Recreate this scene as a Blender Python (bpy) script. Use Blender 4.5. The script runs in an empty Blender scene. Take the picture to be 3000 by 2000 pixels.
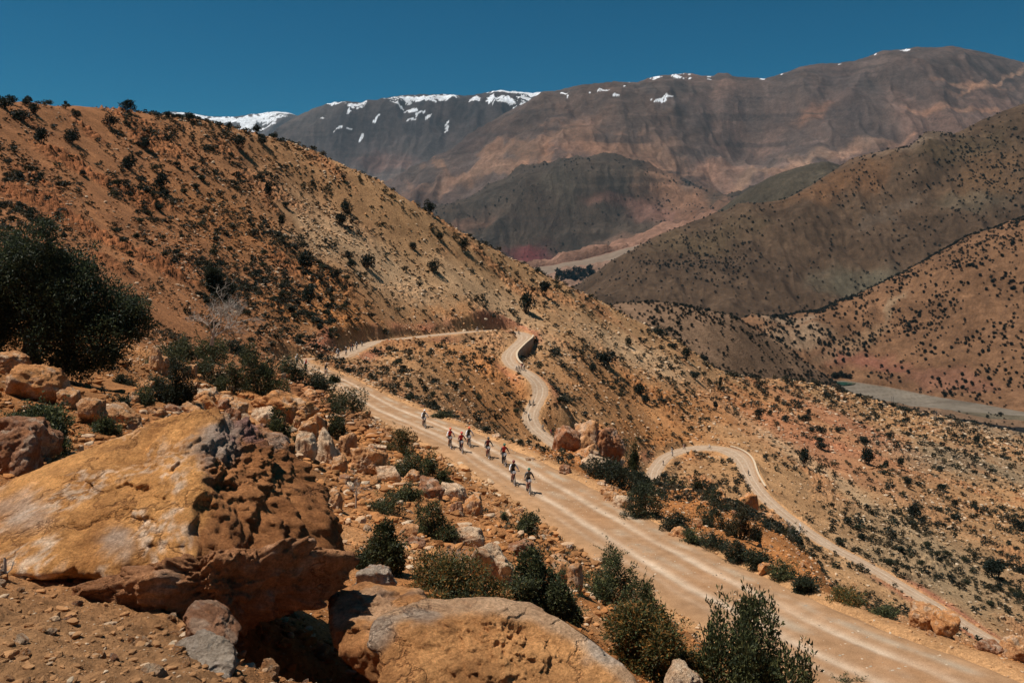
import bpy, bmesh, math, random
import numpy as np
from mathutils import Vector, Matrix, Euler
random.seed(7); RNG = np.random.default_rng(7)
SC = bpy.context.scene
COL = SC.collection
F = 2333.0; CX = 1500.0; CY = 700.0          # focal length and principal point, in pixels of the 3000x2000 photograph
QC = 1.0                                      # terrain density

# ------------------------------------------------------------------ camera
cd = bpy.data.cameras.new('camera'); cam = bpy.data.objects.new('camera', cd); COL.objects.link(cam)
cam.location = (0, 0, 0); cam.rotation_euler = (math.radians(90), 0, 0)
cd.sensor_width = 36; cd.lens = 28.0; cd.shift_y = -0.1; cd.clip_start = 0.1; cd.clip_end = 120000
SC.camera = cam
# ------------------------------------------------------------------ sky + sun
SUN_EL = 65.0; SUN_DIR = Vector((-0.95, -0.02, 0)).normalized()
to_sun = Vector((SUN_DIR.x*math.cos(math.radians(SUN_EL)), SUN_DIR.y*math.cos(math.radians(SUN_EL)), math.sin(math.radians(SUN_EL))))
w = bpy.data.worlds.new("World"); SC.world = w; w.use_nodes = True
nt = w.node_tree; bg = nt.nodes['Background']
sky = nt.nodes.new('ShaderNodeTexSky'); sky.sky_type = 'NISHITA'; sky.sun_disc = False
sky.sun_elevation = math.radians(SUN_EL); sky.sun_rotation = math.atan2(SUN_DIR.x, SUN_DIR.y)
sky.altitude = 1800; sky.air_density = 1.0; sky.dust_density = 0.15; sky.ozone_density = 4.0
mixs = nt.nodes.new('ShaderNodeMix'); mixs.data_type = 'RGBA'; mixs.blend_type = 'MULTIPLY'; mixs.inputs[0].default_value = 1.0
mixs.inputs[7].default_value = (0.03, 0.68, 0.82, 1)
nt.links.new(sky.outputs[0], mixs.inputs[6]); nt.links.new(mixs.outputs[2], bg.inputs['Color'])
bg.inputs['Strength'].default_value = 0.045
sl = bpy.data.lights.new('sun', 'SUN'); so = bpy.data.objects.new('sun', sl); COL.objects.link(so)
sl.energy = 4.9; sl.angle = math.radians(0.5); sl.color = (1.0, 0.94, 0.86)
so.rotation_euler = to_sun.to_track_quat('Z', 'Y').to_euler(); so.location = (0, 0, 100)
SC.view_settings.view_transform = 'Standard'; SC.view_settings.look = 'None'
SC.view_settings.exposure = 0.24; SC.view_settings.gamma = 1.0
SC.render.engine = 'CYCLES'

# ------------------------------------------------------------------ numpy noise
_perm = np.random.default_rng(3).permutation(256).astype(np.int32); _perm = np.concatenate([_perm, _perm, _perm])
_g = np.random.default_rng(5).normal(size=(256, 3)).astype(np.float32); _g /= np.linalg.norm(_g, axis=1)[:, None]
def perlin3(x, y, z):
    x = np.asarray(x, np.float64); y = np.asarray(y, np.float64)+x*0; z = np.asarray(z, np.float64)+x*0
    xi = np.floor(x); yi = np.floor(y); zi = np.floor(z)
    xf = (x-xi).astype(np.float32); yf = (y-yi).astype(np.float32); zf = (z-zi).astype(np.float32)
    xi = xi.astype(np.int64) & 255; yi = yi.astype(np.int64) & 255; zi = zi.astype(np.int64) & 255
    u = xf*xf*xf*(xf*(xf*6-15)+10); v = yf*yf*yf*(yf*(yf*6-15)+10); ww = zf*zf*zf*(zf*(zf*6-15)+10)
    def c(a, b, d):
        h = _perm[_perm[_perm[xi+a]+yi+b]+zi+d]; g = _g[h]
        return g[..., 0]*(xf-a)+g[..., 1]*(yf-b)+g[..., 2]*(zf-d)
    x00 = c(0,0,0); x00 += u*(c(1,0,0)-x00); x10 = c(0,1,0); x10 += u*(c(1,1,0)-x10)
    x01 = c(0,0,1); x01 += u*(c(1,0,1)-x01); x11 = c(0,1,1); x11 += u*(c(1,1,1)-x11)
    y0 = x00+v*(x10-x00); y1 = x01+v*(x11-x01)
    return (y0+ww*(y1-y0))*1.6
def fbm3(x, y, z, octv=5, gain=0.5):
    s = 0; a = 1.0; f = 1.0
    for i in range(octv):
        s = s+a*perlin3(x*f+i*17.3, y*f+i*5.1, z*f-i*9.7); a *= gain; f *= 2.03
    return s
def ss(a, b, x):
    t = np.clip((x-a)/(b-a), 0, 1); return t*t*(3-2*t)

# ------------------------------------------------------------------ helpers
def P(px, py, Y): return np.array([(px-CX)/F*Y, Y, -(py-CY)/F*Y])
def tag(o, label=None, cat=None, group=None, kind=None):
    if label: o['label'] = label
    if cat: o['category'] = cat
    if group: o['group'] = group
    if kind: o['kind'] = kind
    return o
def mesh_np(name, V, faces, mat=None, colors=None, smooth=False, extra=None):
    """V (n,3); faces (m,k) equal-sized polygons"""
    me = bpy.data.meshes.new(name); V = np.ascontiguousarray(V, np.float32); Fc = np.ascontiguousarray(faces, np.int32)
    m, k = Fc.shape
    me.vertices.add(len(V)); me.vertices.foreach_set('co', V.ravel())
    me.loops.add(m*k); me.loops.foreach_set('vertex_index', Fc.ravel())
    me.polygons.add(m); me.polygons.foreach_set('loop_start', np.arange(0, m*k, k, dtype=np.int32))
    me.polygons.foreach_set('use_smooth', np.full(m, smooth))
    me.update(calc_edges=True)
    if colors is not None:
        a = me.color_attributes.new('Col', 'FLOAT_COLOR', 'POINT')
        c = np.ones((len(V), 4), np.float32); c[:, :3] = colors; a.data.foreach_set('color', c.ravel())
    if extra:
        for nm, arr in extra.items():
            a = me.attributes.new(nm, 'FLOAT', 'POINT'); a.data.foreach_set('value', np.ascontiguousarray(arr, np.float32))
    if mat: me.materials.append(mat)
    return me
def link(name, me, parent=None, loc=None, rot=None):
    o = bpy.data.objects.new(name, me); COL.objects.link(o)
    if parent: o.parent = parent
    if loc is not None: o.location = loc
    if rot is not None: o.rotation_euler = rot
    return o
def empty(name, loc, rz=0.0):
    o = bpy.data.objects.new(name, None); COL.objects.link(o); o.location = loc; o.rotation_euler = (0, 0, rz)
    o.empty_display_size = 0.2; return o
def copy_tree(o, parent=None):
    c = o.copy(); COL.objects.link(c)
    if parent: c.parent = parent
    for ch in list(KIDS.get(o.name, [])):
        d = copy_tree(bpy.data.objects[ch], c); KIDS.setdefault(c.name, []).append(d.name)
    return c
KIDS = {}
def kid(o, parent):
    o.parent = parent; KIDS.setdefault(parent.name, []).append(o.name); return o

# ------------------------------------------------------------------ materials
def nodemat(name):
    m = bpy.data.materials.new(name); m.use_nodes = True
    return m, m.node_tree, m.node_tree.nodes, m.node_tree.nodes['Principled BSDF']
def N(nt, t, **kw):
    n = nt.nodes.new(t)
    for k, v in kw.items(): setattr(n, k, v)
    return n
def noise_node(nt, vec, scale, detail=6, rough=0.6, typ=None):
    n = N(nt, 'ShaderNodeTexNoise'); n.inputs['Scale'].default_value = scale; n.inputs['Detail'].default_value = detail
    n.inputs['Roughness'].default_value = rough; nt.links.new(vec, n.inputs['Vector']); return n
def ramp(nt, src, p0, c0, p1, c1):
    r = N(nt, 'ShaderNodeValToRGB'); r.color_ramp.elements[0].position = p0; r.color_ramp.elements[0].color = (*c0, 1)
    r.color_ramp.elements[1].position = p1; r.color_ramp.elements[1].color = (*c1, 1); nt.links.new(src, r.inputs[0]); return r
def mixc(nt, fac, a, b, mode='MIX'):
    m = N(nt, 'ShaderNodeMix', data_type='RGBA', blend_type=mode)
    for idx, v in ((0, fac), (6, a), (7, b)):
        if isinstance(v, (int, float)): m.inputs[idx].default_value = v
        elif isinstance(v, tuple): m.inputs[idx].default_value = (*v, 1)
        else: nt.links.new(v, m.inputs[idx])
    return m.outputs[2]
def mat_attr(name, scales, bumpdist, rough=0.95, contrast=0.5, speck=None, bstr=1.0):
    """vertex colour 'Col' varied by noises at several scales, plus bump"""
    m, nt, ns, b = nodemat(name)
    at = N(nt, 'ShaderNodeAttribute'); at.attribute_name = 'Col'
    tc = N(nt, 'ShaderNodeTexCoord'); vec = tc.outputs['Object']
    col = at.outputs['Color']
    for s in scales:
        n = noise_node(nt, vec, s, 8, 0.65)
        lo = 1-contrast; hi = 1+contrast
        r = ramp(nt, n.outputs['Fac'], 0.3, (lo, lo*0.98, lo*0.95), 0.7, (hi, hi, hi))
        col = mixc(nt, 1.0, col, r.outputs[0], 'MULTIPLY')
    if speck:
        v = N(nt, 'ShaderNodeTexVoronoi'); v.inputs['Scale'].default_value = speck; nt.links.new(vec, v.inputs['Vector'])
        r = ramp(nt, v.outputs['Color'], 0.0, (0.62, 0.6, 0.58), 1.0, (1.35, 1.33, 1.3)); col = mixc(nt, 0.7, col, r.outputs[0], 'MULTIPLY')
    nt.links.new(col, b.inputs['Base Color']); b.inputs['Roughness'].default_value = rough; b.inputs['Specular IOR Level'].default_value = 0.15
    h = noise_node(nt, vec, scales[-1]*1.5, 10, 0.7)
    bp = N(nt, 'ShaderNodeBump'); bp.inputs['Strength'].default_value = bstr; bp.inputs['Distance'].default_value = bumpdist
    nt.links.new(h.outputs['Fac'], bp.inputs['Height']); nt.links.new(bp.outputs[0], b.inputs['Normal'])
    return m
M_GROUND = mat_attr('dry_soil', [0.35, 6.0], 0.10, contrast=0.28, speck=22.0)
M_SLOPE = mat_attr('stony_hillside', [0.12, 1.6], 0.35, contrast=0.3, speck=2.6)
M_HILL = mat_attr('hill_soil', [0.015, 0.08, 0.35], 1.8, contrast=0.28)
M_MOUNT = mat_attr('mountain_rock', [0.004, 0.02, 0.06], 14.0, contrast=0.26)
M_BED = mat_attr('gravel_bed', [0.02, 0.2], 0.5, contrast=0.12)
def mat_rock(name, nscale, bd, pit=0.5):
    m, nt, ns, b = nodemat(name)
    at = N(nt, 'ShaderNodeAttribute'); at.attribute_name = 'Col'
    tc = N(nt, 'ShaderNodeTexCoord'); vec = tc.outputs['Object']
    n1 = noise_node(nt, vec, nscale, 9, 0.65); n2 = noise_node(nt, vec, nscale*6, 9, 0.7)
    r1 = ramp(nt, n1.outputs['Fac'], 0.32, (0.62, 0.55, 0.5), 0.68, (1.28, 1.3, 1.33))
    r2 = ramp(nt, n2.outputs['Fac'], 0.3, (0.68, 0.65, 0.62), 0.7, (1.28, 1.28, 1.28))
    col = mixc(nt, 1.0, mixc(nt, 1.0, at.outputs['Color'], r1.outputs[0], 'MULTIPLY'), r2.outputs[0], 'MULTIPLY')
    nt.links.new(col, b.inputs['Base Color']); b.inputs['Roughness'].default_value = 0.9; b.inputs['Specular IOR Level'].default_value = 0.2
    n3 = noise_node(nt, vec, nscale*22, 6, 0.75); r3 = ramp(nt, n3.outputs['Fac'], 0.34, (0.66, 0.62, 0.58), 0.66, (1.3, 1.32, 1.34))
    col = mixc(nt, 1.0, col, r3.outputs[0], 'MULTIPLY')
    # chipped facets: noise snapped to steps; joints: thin cell borders on warped coordinates
    hm = noise_node(nt, vec, nscale*1.6, 10, 0.6); sn = N(nt, 'ShaderNodeMath', operation='SNAP'); nt.links.new(hm.outputs['Fac'], sn.inputs[0]); sn.inputs[1].default_value = 0.045
    wv = N(nt, 'ShaderNodeVectorMath', operation='ADD'); wn = noise_node(nt, vec, nscale*1.2, 6, 0.6); nt.links.new(vec, wv.inputs[0]); nt.links.new(wn.outputs['Color'], wv.inputs[1])
    vo = N(nt, 'ShaderNodeTexVoronoi', feature='DISTANCE_TO_EDGE'); vo.inputs['Scale'].default_value = nscale*0.32; nt.links.new(wv.outputs[0], vo.inputs['Vector'])
    cr = ramp(nt, vo.outputs['Distance'], 0.0, (0, 0, 0), 0.02, (1, 1, 1))
    crc = ramp(nt, vo.outputs['Distance'], 0.0, (0.5, 0.42, 0.38), 0.012, (1, 1, 1)); col = mixc(nt, 0.8, col, crc.outputs[0], 'MULTIPLY')
    nt.links.new(col, b.inputs['Base Color'])
    h = noise_node(nt, vec, nscale*5, 14, 0.8)
    ad = N(nt, 'ShaderNodeMath', operation='MULTIPLY_ADD'); nt.links.new(sn.outputs[0], ad.inputs[0]); ad.inputs[1].default_value = 2.2; nt.links.new(h.outputs['Fac'], ad.inputs[2])
    ad2 = N(nt, 'ShaderNodeMath', operation='MULTIPLY_ADD'); nt.links.new(cr.outputs[0], ad2.inputs[0]); ad2.inputs[1].default_value = 0.35; nt.links.new(ad.outputs[0], ad2.inputs[2])
    bp = N(nt, 'ShaderNodeBump'); bp.inputs['Strength'].default_value = pit; bp.inputs['Distance'].default_value = bd
    nt.links.new(ad2.outputs[0], bp.inputs['Height']); nt.links.new(bp.outputs[0], b.inputs['Normal'])
    return m
M_ROCKN = mat_rock('ochre_rock', 2.2, 0.075, 1.0)
M_ROCKM = mat_rock('hill_rock', 1.3, 0.12, 0.9)
def mat_leaf(name, trans=0.28):
    m, nt, ns, b = nodemat(name)
    at = N(nt, 'ShaderNodeAttribute'); at.attribute_name = 'Col'
    oi = N(nt, 'ShaderNodeObjectInfo')
    hs = N(nt, 'ShaderNodeHueSaturation'); mr = N(nt, 'ShaderNodeMapRange'); nt.links.new(oi.outputs['Random'], mr.inputs[0])
    mr.inputs[3].default_value = 0.7; mr.inputs[4].default_value = 1.3; nt.links.new(mr.outputs[0], hs.inputs['Value'])
    nt.links.new(at.outputs['Color'], hs.inputs['Color'])
    nt.links.new(hs.outputs[0], b.inputs['Base Color']); b.inputs['Roughness'].default_value = 0.55; b.inputs['Specular IOR Level'].default_value = 0.25
    tr = N(nt, 'ShaderNodeBsdfTranslucent'); nt.links.new(hs.outputs[0], tr.inputs['Color'])
    mx = N(nt, 'ShaderNodeMixShader'); mx.inputs[0].default_value = trans
    nt.links.new(b.outputs[0], mx.inputs[1]); nt.links.new(tr.outputs[0], mx.inputs[2]); nt.links.new(mx.outputs[0], ns['Material Output'].inputs['Surface'])
    return m
M_LEAF = mat_leaf('leaf')
def mat_plain(name, rgb, rough=0.6, metal=0.0, var=0.25, scale=8.0, bump=0.0):
    m, nt, ns, b = nodemat(name)
    tc = N(nt, 'ShaderNodeTexCoord'); n = noise_node(nt, tc.outputs['Object'], scale, 6, 0.6)
    r = ramp(nt, n.outputs['Fac'], 0.3, tuple(c*(1-var) for c in rgb), 0.7, tuple(min(1, c*(1+var)) for c in rgb))
    nt.links.new(r.outputs[0], b.inputs['Base Color']); b.inputs['Roughness'].default_value = rough; b.inputs['Metallic'].default_value = metal
    if bump:
        bp = N(nt, 'ShaderNodeBump'); bp.inputs['Distance'].default_value = bump; nt.links.new(n.outputs['Fac'], bp.inputs['Height']); nt.links.new(bp.outputs[0], b.inputs['Normal'])
    return m
M_BARK = mat_plain('bark', (0.16, 0.11, 0.075), 0.95, var=0.5, scale=14, bump=0.02)
M_DEADWOOD = mat_plain('grey_dead_wood', (0.36, 0.31, 0.26), 0.9, var=0.35, scale=14, bump=0.01)

# ------------------------------------------------------------------ terrain: feature lines, each px -> (py, depth)
def znear(Y, pxs, zs): return [(p, CY-z/Y*F, Y) for p, z in zip(pxs, zs)]
PXN = [-2600, -900, 0, 500, 1000, 1500, 2000, 2500, 3000, 3600, 5600]
FE = []   # (name, table, rows to the next line, smoothing in px)
def feat(name, table, rows, sm=70): FE.append((name, table, rows, sm))
feat('n0', znear(0.6, PXN, [-1.2,-1.3,-1.45,-1.5,-1.55,-1.6,-1.65,-1.7,-1.75,-1.8,-2.0]), 14)
feat('n3', znear(2.9, PXN, [-.8,-1.2,-1.66,-1.68,-1.83,-2.2,-2.7,-3.1,-3.5,-3.9,-4.6]), 110)
feat('n5', znear(5.0, PXN, [-.6,-1.3,-2.12,-2.32,-2.75,-3.2,-3.8,-4.3,-4.9,-5.3,-6.4]), 60)
feat('n8', znear(8.0, PXN, [0.,-1.3,-2.5,-3.0,-3.9,-4.3,-5.2,-6.0,-6.8,-7.3,-8.6]), 50)
feat('n12', [(-2600,500,12),(-900,940,12),(0,1235,12),(500,1380,12),(1000,1652,12),(1500,1730,12),(2000,2002,12),(2500,2236,12),(3000,2450,12),(3600,2547,11.6),(5600,3000,11.2)], 60)
feat('n6', [(-2600,400,15),(-900,890,15),(0,1128,18),(500,1196,24),(700,1250,25),(1000,1392,30),(1300,1495,27),(1500,1558,25),(2000,1866,21),(2500,2163,18.5),(3000,2450,14),(3600,2600,13),(5600,3100,11.9)], 60)
feat('n7', [(-2600,320,18),(-900,870,18),(0,1073,25),(500,1131,42),(700,1125,60),(850,1118,88),(1000,1207,80),(1300,1372,57),(1500,1485,46.5),(1700,1622,38.5),(2000,1850,29.5),(2300,2030,24.6),(2600,2230,21),(3000,2480,17.2),(3600,2900,14),(5600,3500,12.6)], 30)
feat('rn', [(-2600,260,20),(-900,850,20),(0,1040,30),(300,1060,38),(600,1090,60),(800,1100,88),(900,1105,109),(1000,1150,98.5),(1100,1224,83.7),(1313,1339,67),(1530,1480,52.6),(1700,1607,43.5),(2000,1820,33.3),(2296,2000,27.5),(2600,2189,23.5),(3000,2435,19.5),(3600,2877,15),(5600,3800,13.4)], 70, 25)
feat('rf', [(-2600,100,35),(-900,750,35),(0,930,45),(300,980,60),(600,1030,90),(800,1065,110),(900,1068,120),(1000,1098,112.6),(1100,1140,99.7),(1313,1225,81.7),(1530,1318,66.4),(1700,1402,56.2),(2000,1567,43),(2296,1690,36),(2600,1829,31),(3000,1953,27),(3600,2255,21),(5600,3000,17)], 10, 25)
feat('lip', [(-2600,80,37),(-900,740,37),(0,920,47),(300,970,64),(600,1022,94),(800,1060,114),(900,1067,121.5),(1000,1095,114.5),(1100,1138,101.5),(1313,1223,83.5),(1530,1312,68),(1700,1395,57.8),(2000,1560,44.4),(2296,1683,37.3),(2600,1823,32.2),(3000,1947,28.2),(3600,2250,22.2),(5600,2980,18)], 55, 25)
feat('sp', [(-2600,60,40),(-900,730,40),(0,900,50),(300,955,68),(600,1012,100),(800,1052,120),(900,1066,124),(1000,1092,116),(1100,1136,103),(1200,1180,92),(1300,1222,86),(1400,1272,80),(1500,1312,75),(1600,1318,80),(1700,1320,84),(1800,1370,84),(1900,1412,85),(1950,1425,86),(2050,1440,86),(2100,1455,86),(2200,1500,84),(2300,1560,80),(2400,1650,74),(2440,1740,66),(2520,1850,55),(2600,1880,50),(3000,2010,42),(3600,2350,32),(5600,3050,25)], 20, 18)
feat('dip', [(-2600,40,43),(-900,720,43),(0,880,54),(300,940,73),(600,1000,106),(800,1045,126),(900,1060,130),(1000,1085,122),(1100,1112,115),(1200,1160,112),(1300,1205,120),(1400,1295,115),(1500,1420,112),(1700,1500,112),(1900,1600,115),(2100,1650,115),(2300,1750,115),(2430,1850,110),(2600,1950,90),(3000,2120,80),(3600,2450,70),(5600,3000,60)], 30)
A = {-2600:[(20,52),(-40,62),(-80,75),(-110,90),(-130,110),(-150,130)],
 -900:[(640,52),(560,62),(480,75),(400,90),(330,110),(240,130)], 0:[(800,72),(700,95),(600,125),(480,160),(380,185),(297,212)],
 300:[(860,93),(740,128),(620,168),(500,208),(400,240),(318,270)], 600:[(940,122),(820,158),(700,203),(560,250),(440,285),(355,315)],
 800:[(990,140),(880,180),(760,226),(620,275),(500,313),(406,345)], 900:[(1040,146),(960,177),(840,228),(690,280),(560,322),(435,354)],
 1000:[(1070,140),(1038,162),(955,207),(800,262),(630,318),(480,360)], 1100:[(1060,160),(1005,222),(966,235),(830,280),(680,325),(527,366)],
 1200:[(1085,150),(1030,205),(985,258),(870,292),(710,336),(590,371)], 1300:[(1110,180),(1040,230),(978,282),(880,305),(760,345),(652,380)],
 1400:[(1200,200),(1100,232),(975,298),(905,318),(800,357),(708,395)], 1500:[(1310,200),(1130,243),(1010,302),(930,340),(840,378),(757,415)],
 1600:[(1360,202),(1180,245),(1060,285),(960,340),(870,390),(808,430)], 1700:[(1380,215),(1250,245),(1130,285),(1020,335),(930,390),(857,445)],
 1800:[(1440,212),(1300,250),(1180,300),(1080,350),(980,410),(908,455)], 1900:[(1440,228),(1335,285),(1240,312),(1120,365),(1020,420),(955,465)],
 2000:[(1480,232),(1318,298),(1240,325),(1140,380),(1060,430),(1010,475)], 2100:[(1500,232),(1316,303),(1240,350),(1170,400),(1125,440),(1088,480)],
 2200:[(1540,232),(1380,280),(1290,335),(1210,410),(1150,470),(1108,520)], 2300:[(1600,225),(1480,255),(1340,315),(1230,410),(1165,490),(1116,560)],
 2400:[(1680,208),(1560,240),(1400,310),(1270,410),(1180,520),(1124,620)], 2600:[(1780,195),(1670,222),(1480,290),(1340,390),(1250,560),(1192,740)],
 2800:[(1850,188),(1740,215),(1560,285),(1400,400),(1300,580),(1238,800)], 3000:[(1950,180),(1830,205),(1640,270),(1460,400),(1365,580),(1300,830)],
 3600:[(2250,160),(2050,190),(1850,250),(1600,380),(1480,580),(1400,830)], 5600:[(2800,140),(2500,180),(2200,250),(1900,380),(1700,580),(1600,830)]}
for k, (nm, rows, sm) in enumerate([('a1', 90, 60), ('a2', 80, 50), ('a3', 80, 60), ('a4', 80, 60), ('a5', 70, 50), ('mr', 12, 26)]):
    feat(nm, [(p, A[p][k][0], A[p][k][1]) for p in sorted(A)], rows, sm)
def off(tab, dpy, ky): return [(p, y+dpy, Y*ky) for p, y, Y in tab]
MR = FE[-1][1]
feat('mrb', [(p, y+(70 if p < 1950 else 14 if p < 2500 else -6), Y*(1.12 if p < 2500 else 1.07)) for p, y, Y in MR if p < 2900]+[(3000,1266,900),(3600,1330,900),(5600,1450,900)], 12)
feat('rhb', [(-2600,1100,910),(0,1100,600),(1700,1100,600),(1800,1010,600),(1900,1040,610),(2000,1080,620),(2100,1125,620),(2200,1135,640),(2300,1130,690),(2400,1135,740),(2600,1192,880),(3000,1255,925),(3600,1300,925),(5600,1400,925)], 44)
feat('rhc', [(-2600,1000,940),(1000,1000,760),(1700,880,760),(1780,893,760),(1855,888,760),(1950,889,760),(2010,894,760),(2081,908,760),(2159,933,770),(2225,971,780),(2308,1022,790),(2413,1100,800),(2500,1158,860),(2600,1190,930),(3000,1248,940),(3600,1290,940),(5600,1390,940)], 8, 16)
feat('rhd', [(-2600,1050,950),(1000,1060,860),(1700,940,860),(2010,960,860),(2225,1040,860),(2413,1130,900),(2500,1160,940),(2600,1188,960),(3000,1240,950),(3600,1270,955),(5600,1380,950)], 12)
feat('rvn', [(-2600,1300,1000),(1000,1300,1000),(2000,1150,1050),(2300,1145,1080),(2440,1138,1120),(2520,1160,1090),(2600,1184,1036),(2700,1200,1003),(2850,1206,991),(3000,1218,968),(3600,1250,965),(5600,1350,960)], 18, 20)
feat('rvf', [(-2600,1250,1100),(1000,1250,1100),(2200,1100,1230),(2440,1112,1217),(2490,1115,1209),(2600,1131,1164),(2740,1160,1090),(2870,1181,1043),(3000,1206,992),(3600,1245,980),(5600,1340,975)], 40, 16)
feat('rfm', [(-2600,1200,1200),(1000,1200,1200),(2100,1050,1250),(2250,1010,1260),(2440,1050,1270),(2600,1040,1250),(2800,1000,1200),(3000,960,1150),(3600,900,1100),(5600,800,1050)], 60)
feat('rfc', [(-2600,1100,1450),(1000,1100,1450),(2100,1000,1450),(2181,935,1480),(2300,925,1480),(2407,908,1500),(2487,875,1500),(2540,848,1500),(2640,802,1500),(2834,693,1500),(3000,637,1500),(3600,500,1500),(5600,300,1500)], 8, 14)
feat('rfd', [(-2600,1100,1650),(1000,1100,1650),(2100,1040,1650),(2300,970,1650),(2487,940,1650),(2640,870,1650),(2834,760,1650),(3000,700,1650),(3600,580,1650),(5600,400,1650)], 12)
feat('ohb', [(-2600,1000,1800),(1700,1000,1800),(2000,960,1800),(2180,945,1800),(2300,938,1800),(2500,930,1850),(3000,780,1850),(3600,620,1850),(5600,450,1850)], 50)
feat('ohm', [(-2600,980,2000),(1600,930,2000),(1750,870,2000),(1900,805,2050),(2100,770,2100),(2400,740,2150),(2700,640,2200),(3000,500,2250),(3600,400,2250),(5600,300,2250)], 70)
feat('ohc', [(-2600,960,2450),(1000,950,2450),(1600,880,2450),(1650,862,2450),(1709,828,2450),(1800,768,2450),(1913,697,2450),(2040,645,2500),(2168,601,2500),(2300,588,2500),(2380,540,2500),(2476,478,2550),(2600,440,2550),(2665,432,2550),(2716,384,2550),(2798,391,2550),(2880,350,2550),(3000,304,2550),(3600,180,2550),(5600,100,2550)], 8, 12)
feat('ohd', [(-2600,960,2750),(1000,960,2750),(1650,930,2750),(1913,770,2750),(2168,660,2750),(2476,550,2750),(2800,450,2750),(3600,260,2750),(5600,200,2750)], 40)
feat('o2c', [(-2600,900,3100),(1000,900,3100),(1650,880,3100),(1900,745,3100),(2040,668,3100),(2092,626,3100),(2180,562,3100),(2270,511,3100),(2340,490,3100),(2423,472,3100),(2476,490,3100),(2600,480,3100),(3000,420,3100),(3600,300,3100),(5600,300,3100)], 6, 12)
feat('o2d', [(-2600,900,3350),(1000,900,3350),(1650,860,3350),(2040,740,3350),(2180,640,3350),(2423,560,3350),(3000,520,3350),(5600,450,3350)], 8)
feat('v2n', [(-2600,850,3600),(1400,850,3600),(1500,845,3600),(1650,806,3600),(1750,792,3600),(1850,748,3700),(2000,700,3700),(2100,670,3700),(2400,600,3700),(3000,560,3700),(5600,500,3700)], 14)
feat('v2f', [(-2600,800,4000),(1400,810,4000),(1500,792,4000),(1600,778,4000),(1690,765,4000),(1750,752,4000),(1850,720,4000),(2000,680,4000),(2100,650,4000),(2400,590,4000),(3000,550,4000),(5600,500,4000)], 24)
feat('psc', [(-2600,790,4300),(1400,800,4300),(1500,786,4300),(1600,773,4300),(1700,757,4300),(1800,715,4300),(1900,677,4300),(2000,652,4300),(2100,622,4300),(2200,590,4300),(2400,560,4300),(3000,520,4300),(5600,480,4300)], 12, 25)
feat('bnb', [(-2600,700,4450),(1000,700,4450),(1200,720,4450),(1400,770,4450),(1500,785,4450),(1600,772,4450),(1700,756,4450),(1800,712,4450),(1900,672,4450),(2000,646,4450),(2100,618,4450),(2200,586,4450),(3000,500,4450),(5600,480,4450)], 40)
feat('bnm', [(-2600,690,4700),(1000,690,4700),(1200,670,4700),(1400,690,4700),(1500,705,4700),(1600,680,4750),(1800,640,4800),(2000,600,4900),(2200,570,4900),(3000,490,4900),(5600,470,4900)], 60)
feat('bnc', [(-2600,680,5300),(1000,650,5300),(1250,628,5300),(1300,612,5300),(1390,570,5300),(1530,505,5300),(1640,470,5300),(1750,462,5300),(1850,480,5300),(1950,515,5300),(2050,555,5300),(2130,583,5300),(2200,560,5300),(2300,525,5300),(2500,485,5300),(3000,480,5300),(5600,450,5300)], 10, 40)
feat('bnd', [(-2600,685,5600),(1000,655,5600),(1300,614,5600),(1530,502,5600),(1640,470,5600),(1750,462,5600),(1850,478,5600),(1950,512,5600),(2130,575,5600),(2200,550,5600),(2300,510,5600),(3000,470,5600),(5600,440,5600)], 70, 40)
feat('bmm', [(-2600,640,6300),(1000,600,6300),(1150,565,6300),(1300,500,6300),(1500,420,6300),(1600,385,6300),(1700,375,6300),(1850,370,6300),(2000,410,6300),(2100,445,6300),(2190,480,6400),(2280,440,6300),(2400,390,6300),(2700,310,6300),(3000,340,6300),(5600,300,6300)], 80, 40)
SKY1 = [(1590,270),(1610,270),(1650,259),(1700,251),(1800,243),(1870,240),(1900,229),(1950,219),(1990,217),(2040,225),(2090,229),(2130,223),(2170,226),(2240,230),(2300,216),(2350,193),(2400,185),(2450,187),(2500,181),(2560,160),(2590,148),(2650,145),(2690,137),(2750,141),(2790,135),(2830,142),(2870,151),(2950,170),(3000,183),(3200,230),(3600,240),(5600,300)]
feat('bmc', [(-2600,640,7500),(1000,595,7500),(1100,562,7500),(1140,540,7500),(1250,484,7500),(1350,422,7500),(1400,382,7500),(1480,332,7500)]+[(a, b, 7500) for a, b in SKY1], 8, 5)
feat('bmd', [(-2600,700,8200),(1000,680,8200),(1350,540,8200),(1590,400,8200),(2200,330,8200),(3000,300,8200),(5600,400,8200)], 8)
feat('grb', [(-2600,600,8700),(600,560,8700),(1000,560,8700),(1200,520,8700),(1400,470,8700),(1600,420,8700),(3000,320,8700),(5600,420,8700)], 50)
feat('grm', [(-2600,560,9300),(600,500,9300),(800,460,9300),(1000,440,9300),(1200,400,9300),(1400,370,9300),(1600,340,9300),(3000,300,9300),(5600,400,9300)], 60)
feat('grc', [(-2600,500,10000),(600,440,10000),(700,420,10000),(800,392,10000),(850,352,10000),(880,334,10000),(950,305,10000),(1000,297,10000),(1060,302,10000),(1085,300,10000),(1150,283,10000),(1220,277,10000),(1300,276,10000),(1360,281,10000),(1400,276,10000),(1460,266,10000),(1590,271,10000),(1650,285,10000),(2000,280,10000),(3000,270,10000),(5600,400,10000)], 6, 6)
feat('grd', [(-2600,600,11000),(800,500,11000),(1500,400,11000),(3000,400,11000),(5600,500,11000)], 6)
feat('snb', [(-2600,560,12500),(500,470,12500),(1000,470,12500),(2000,420,12500),(5600,500,12500)], 50)
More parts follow.
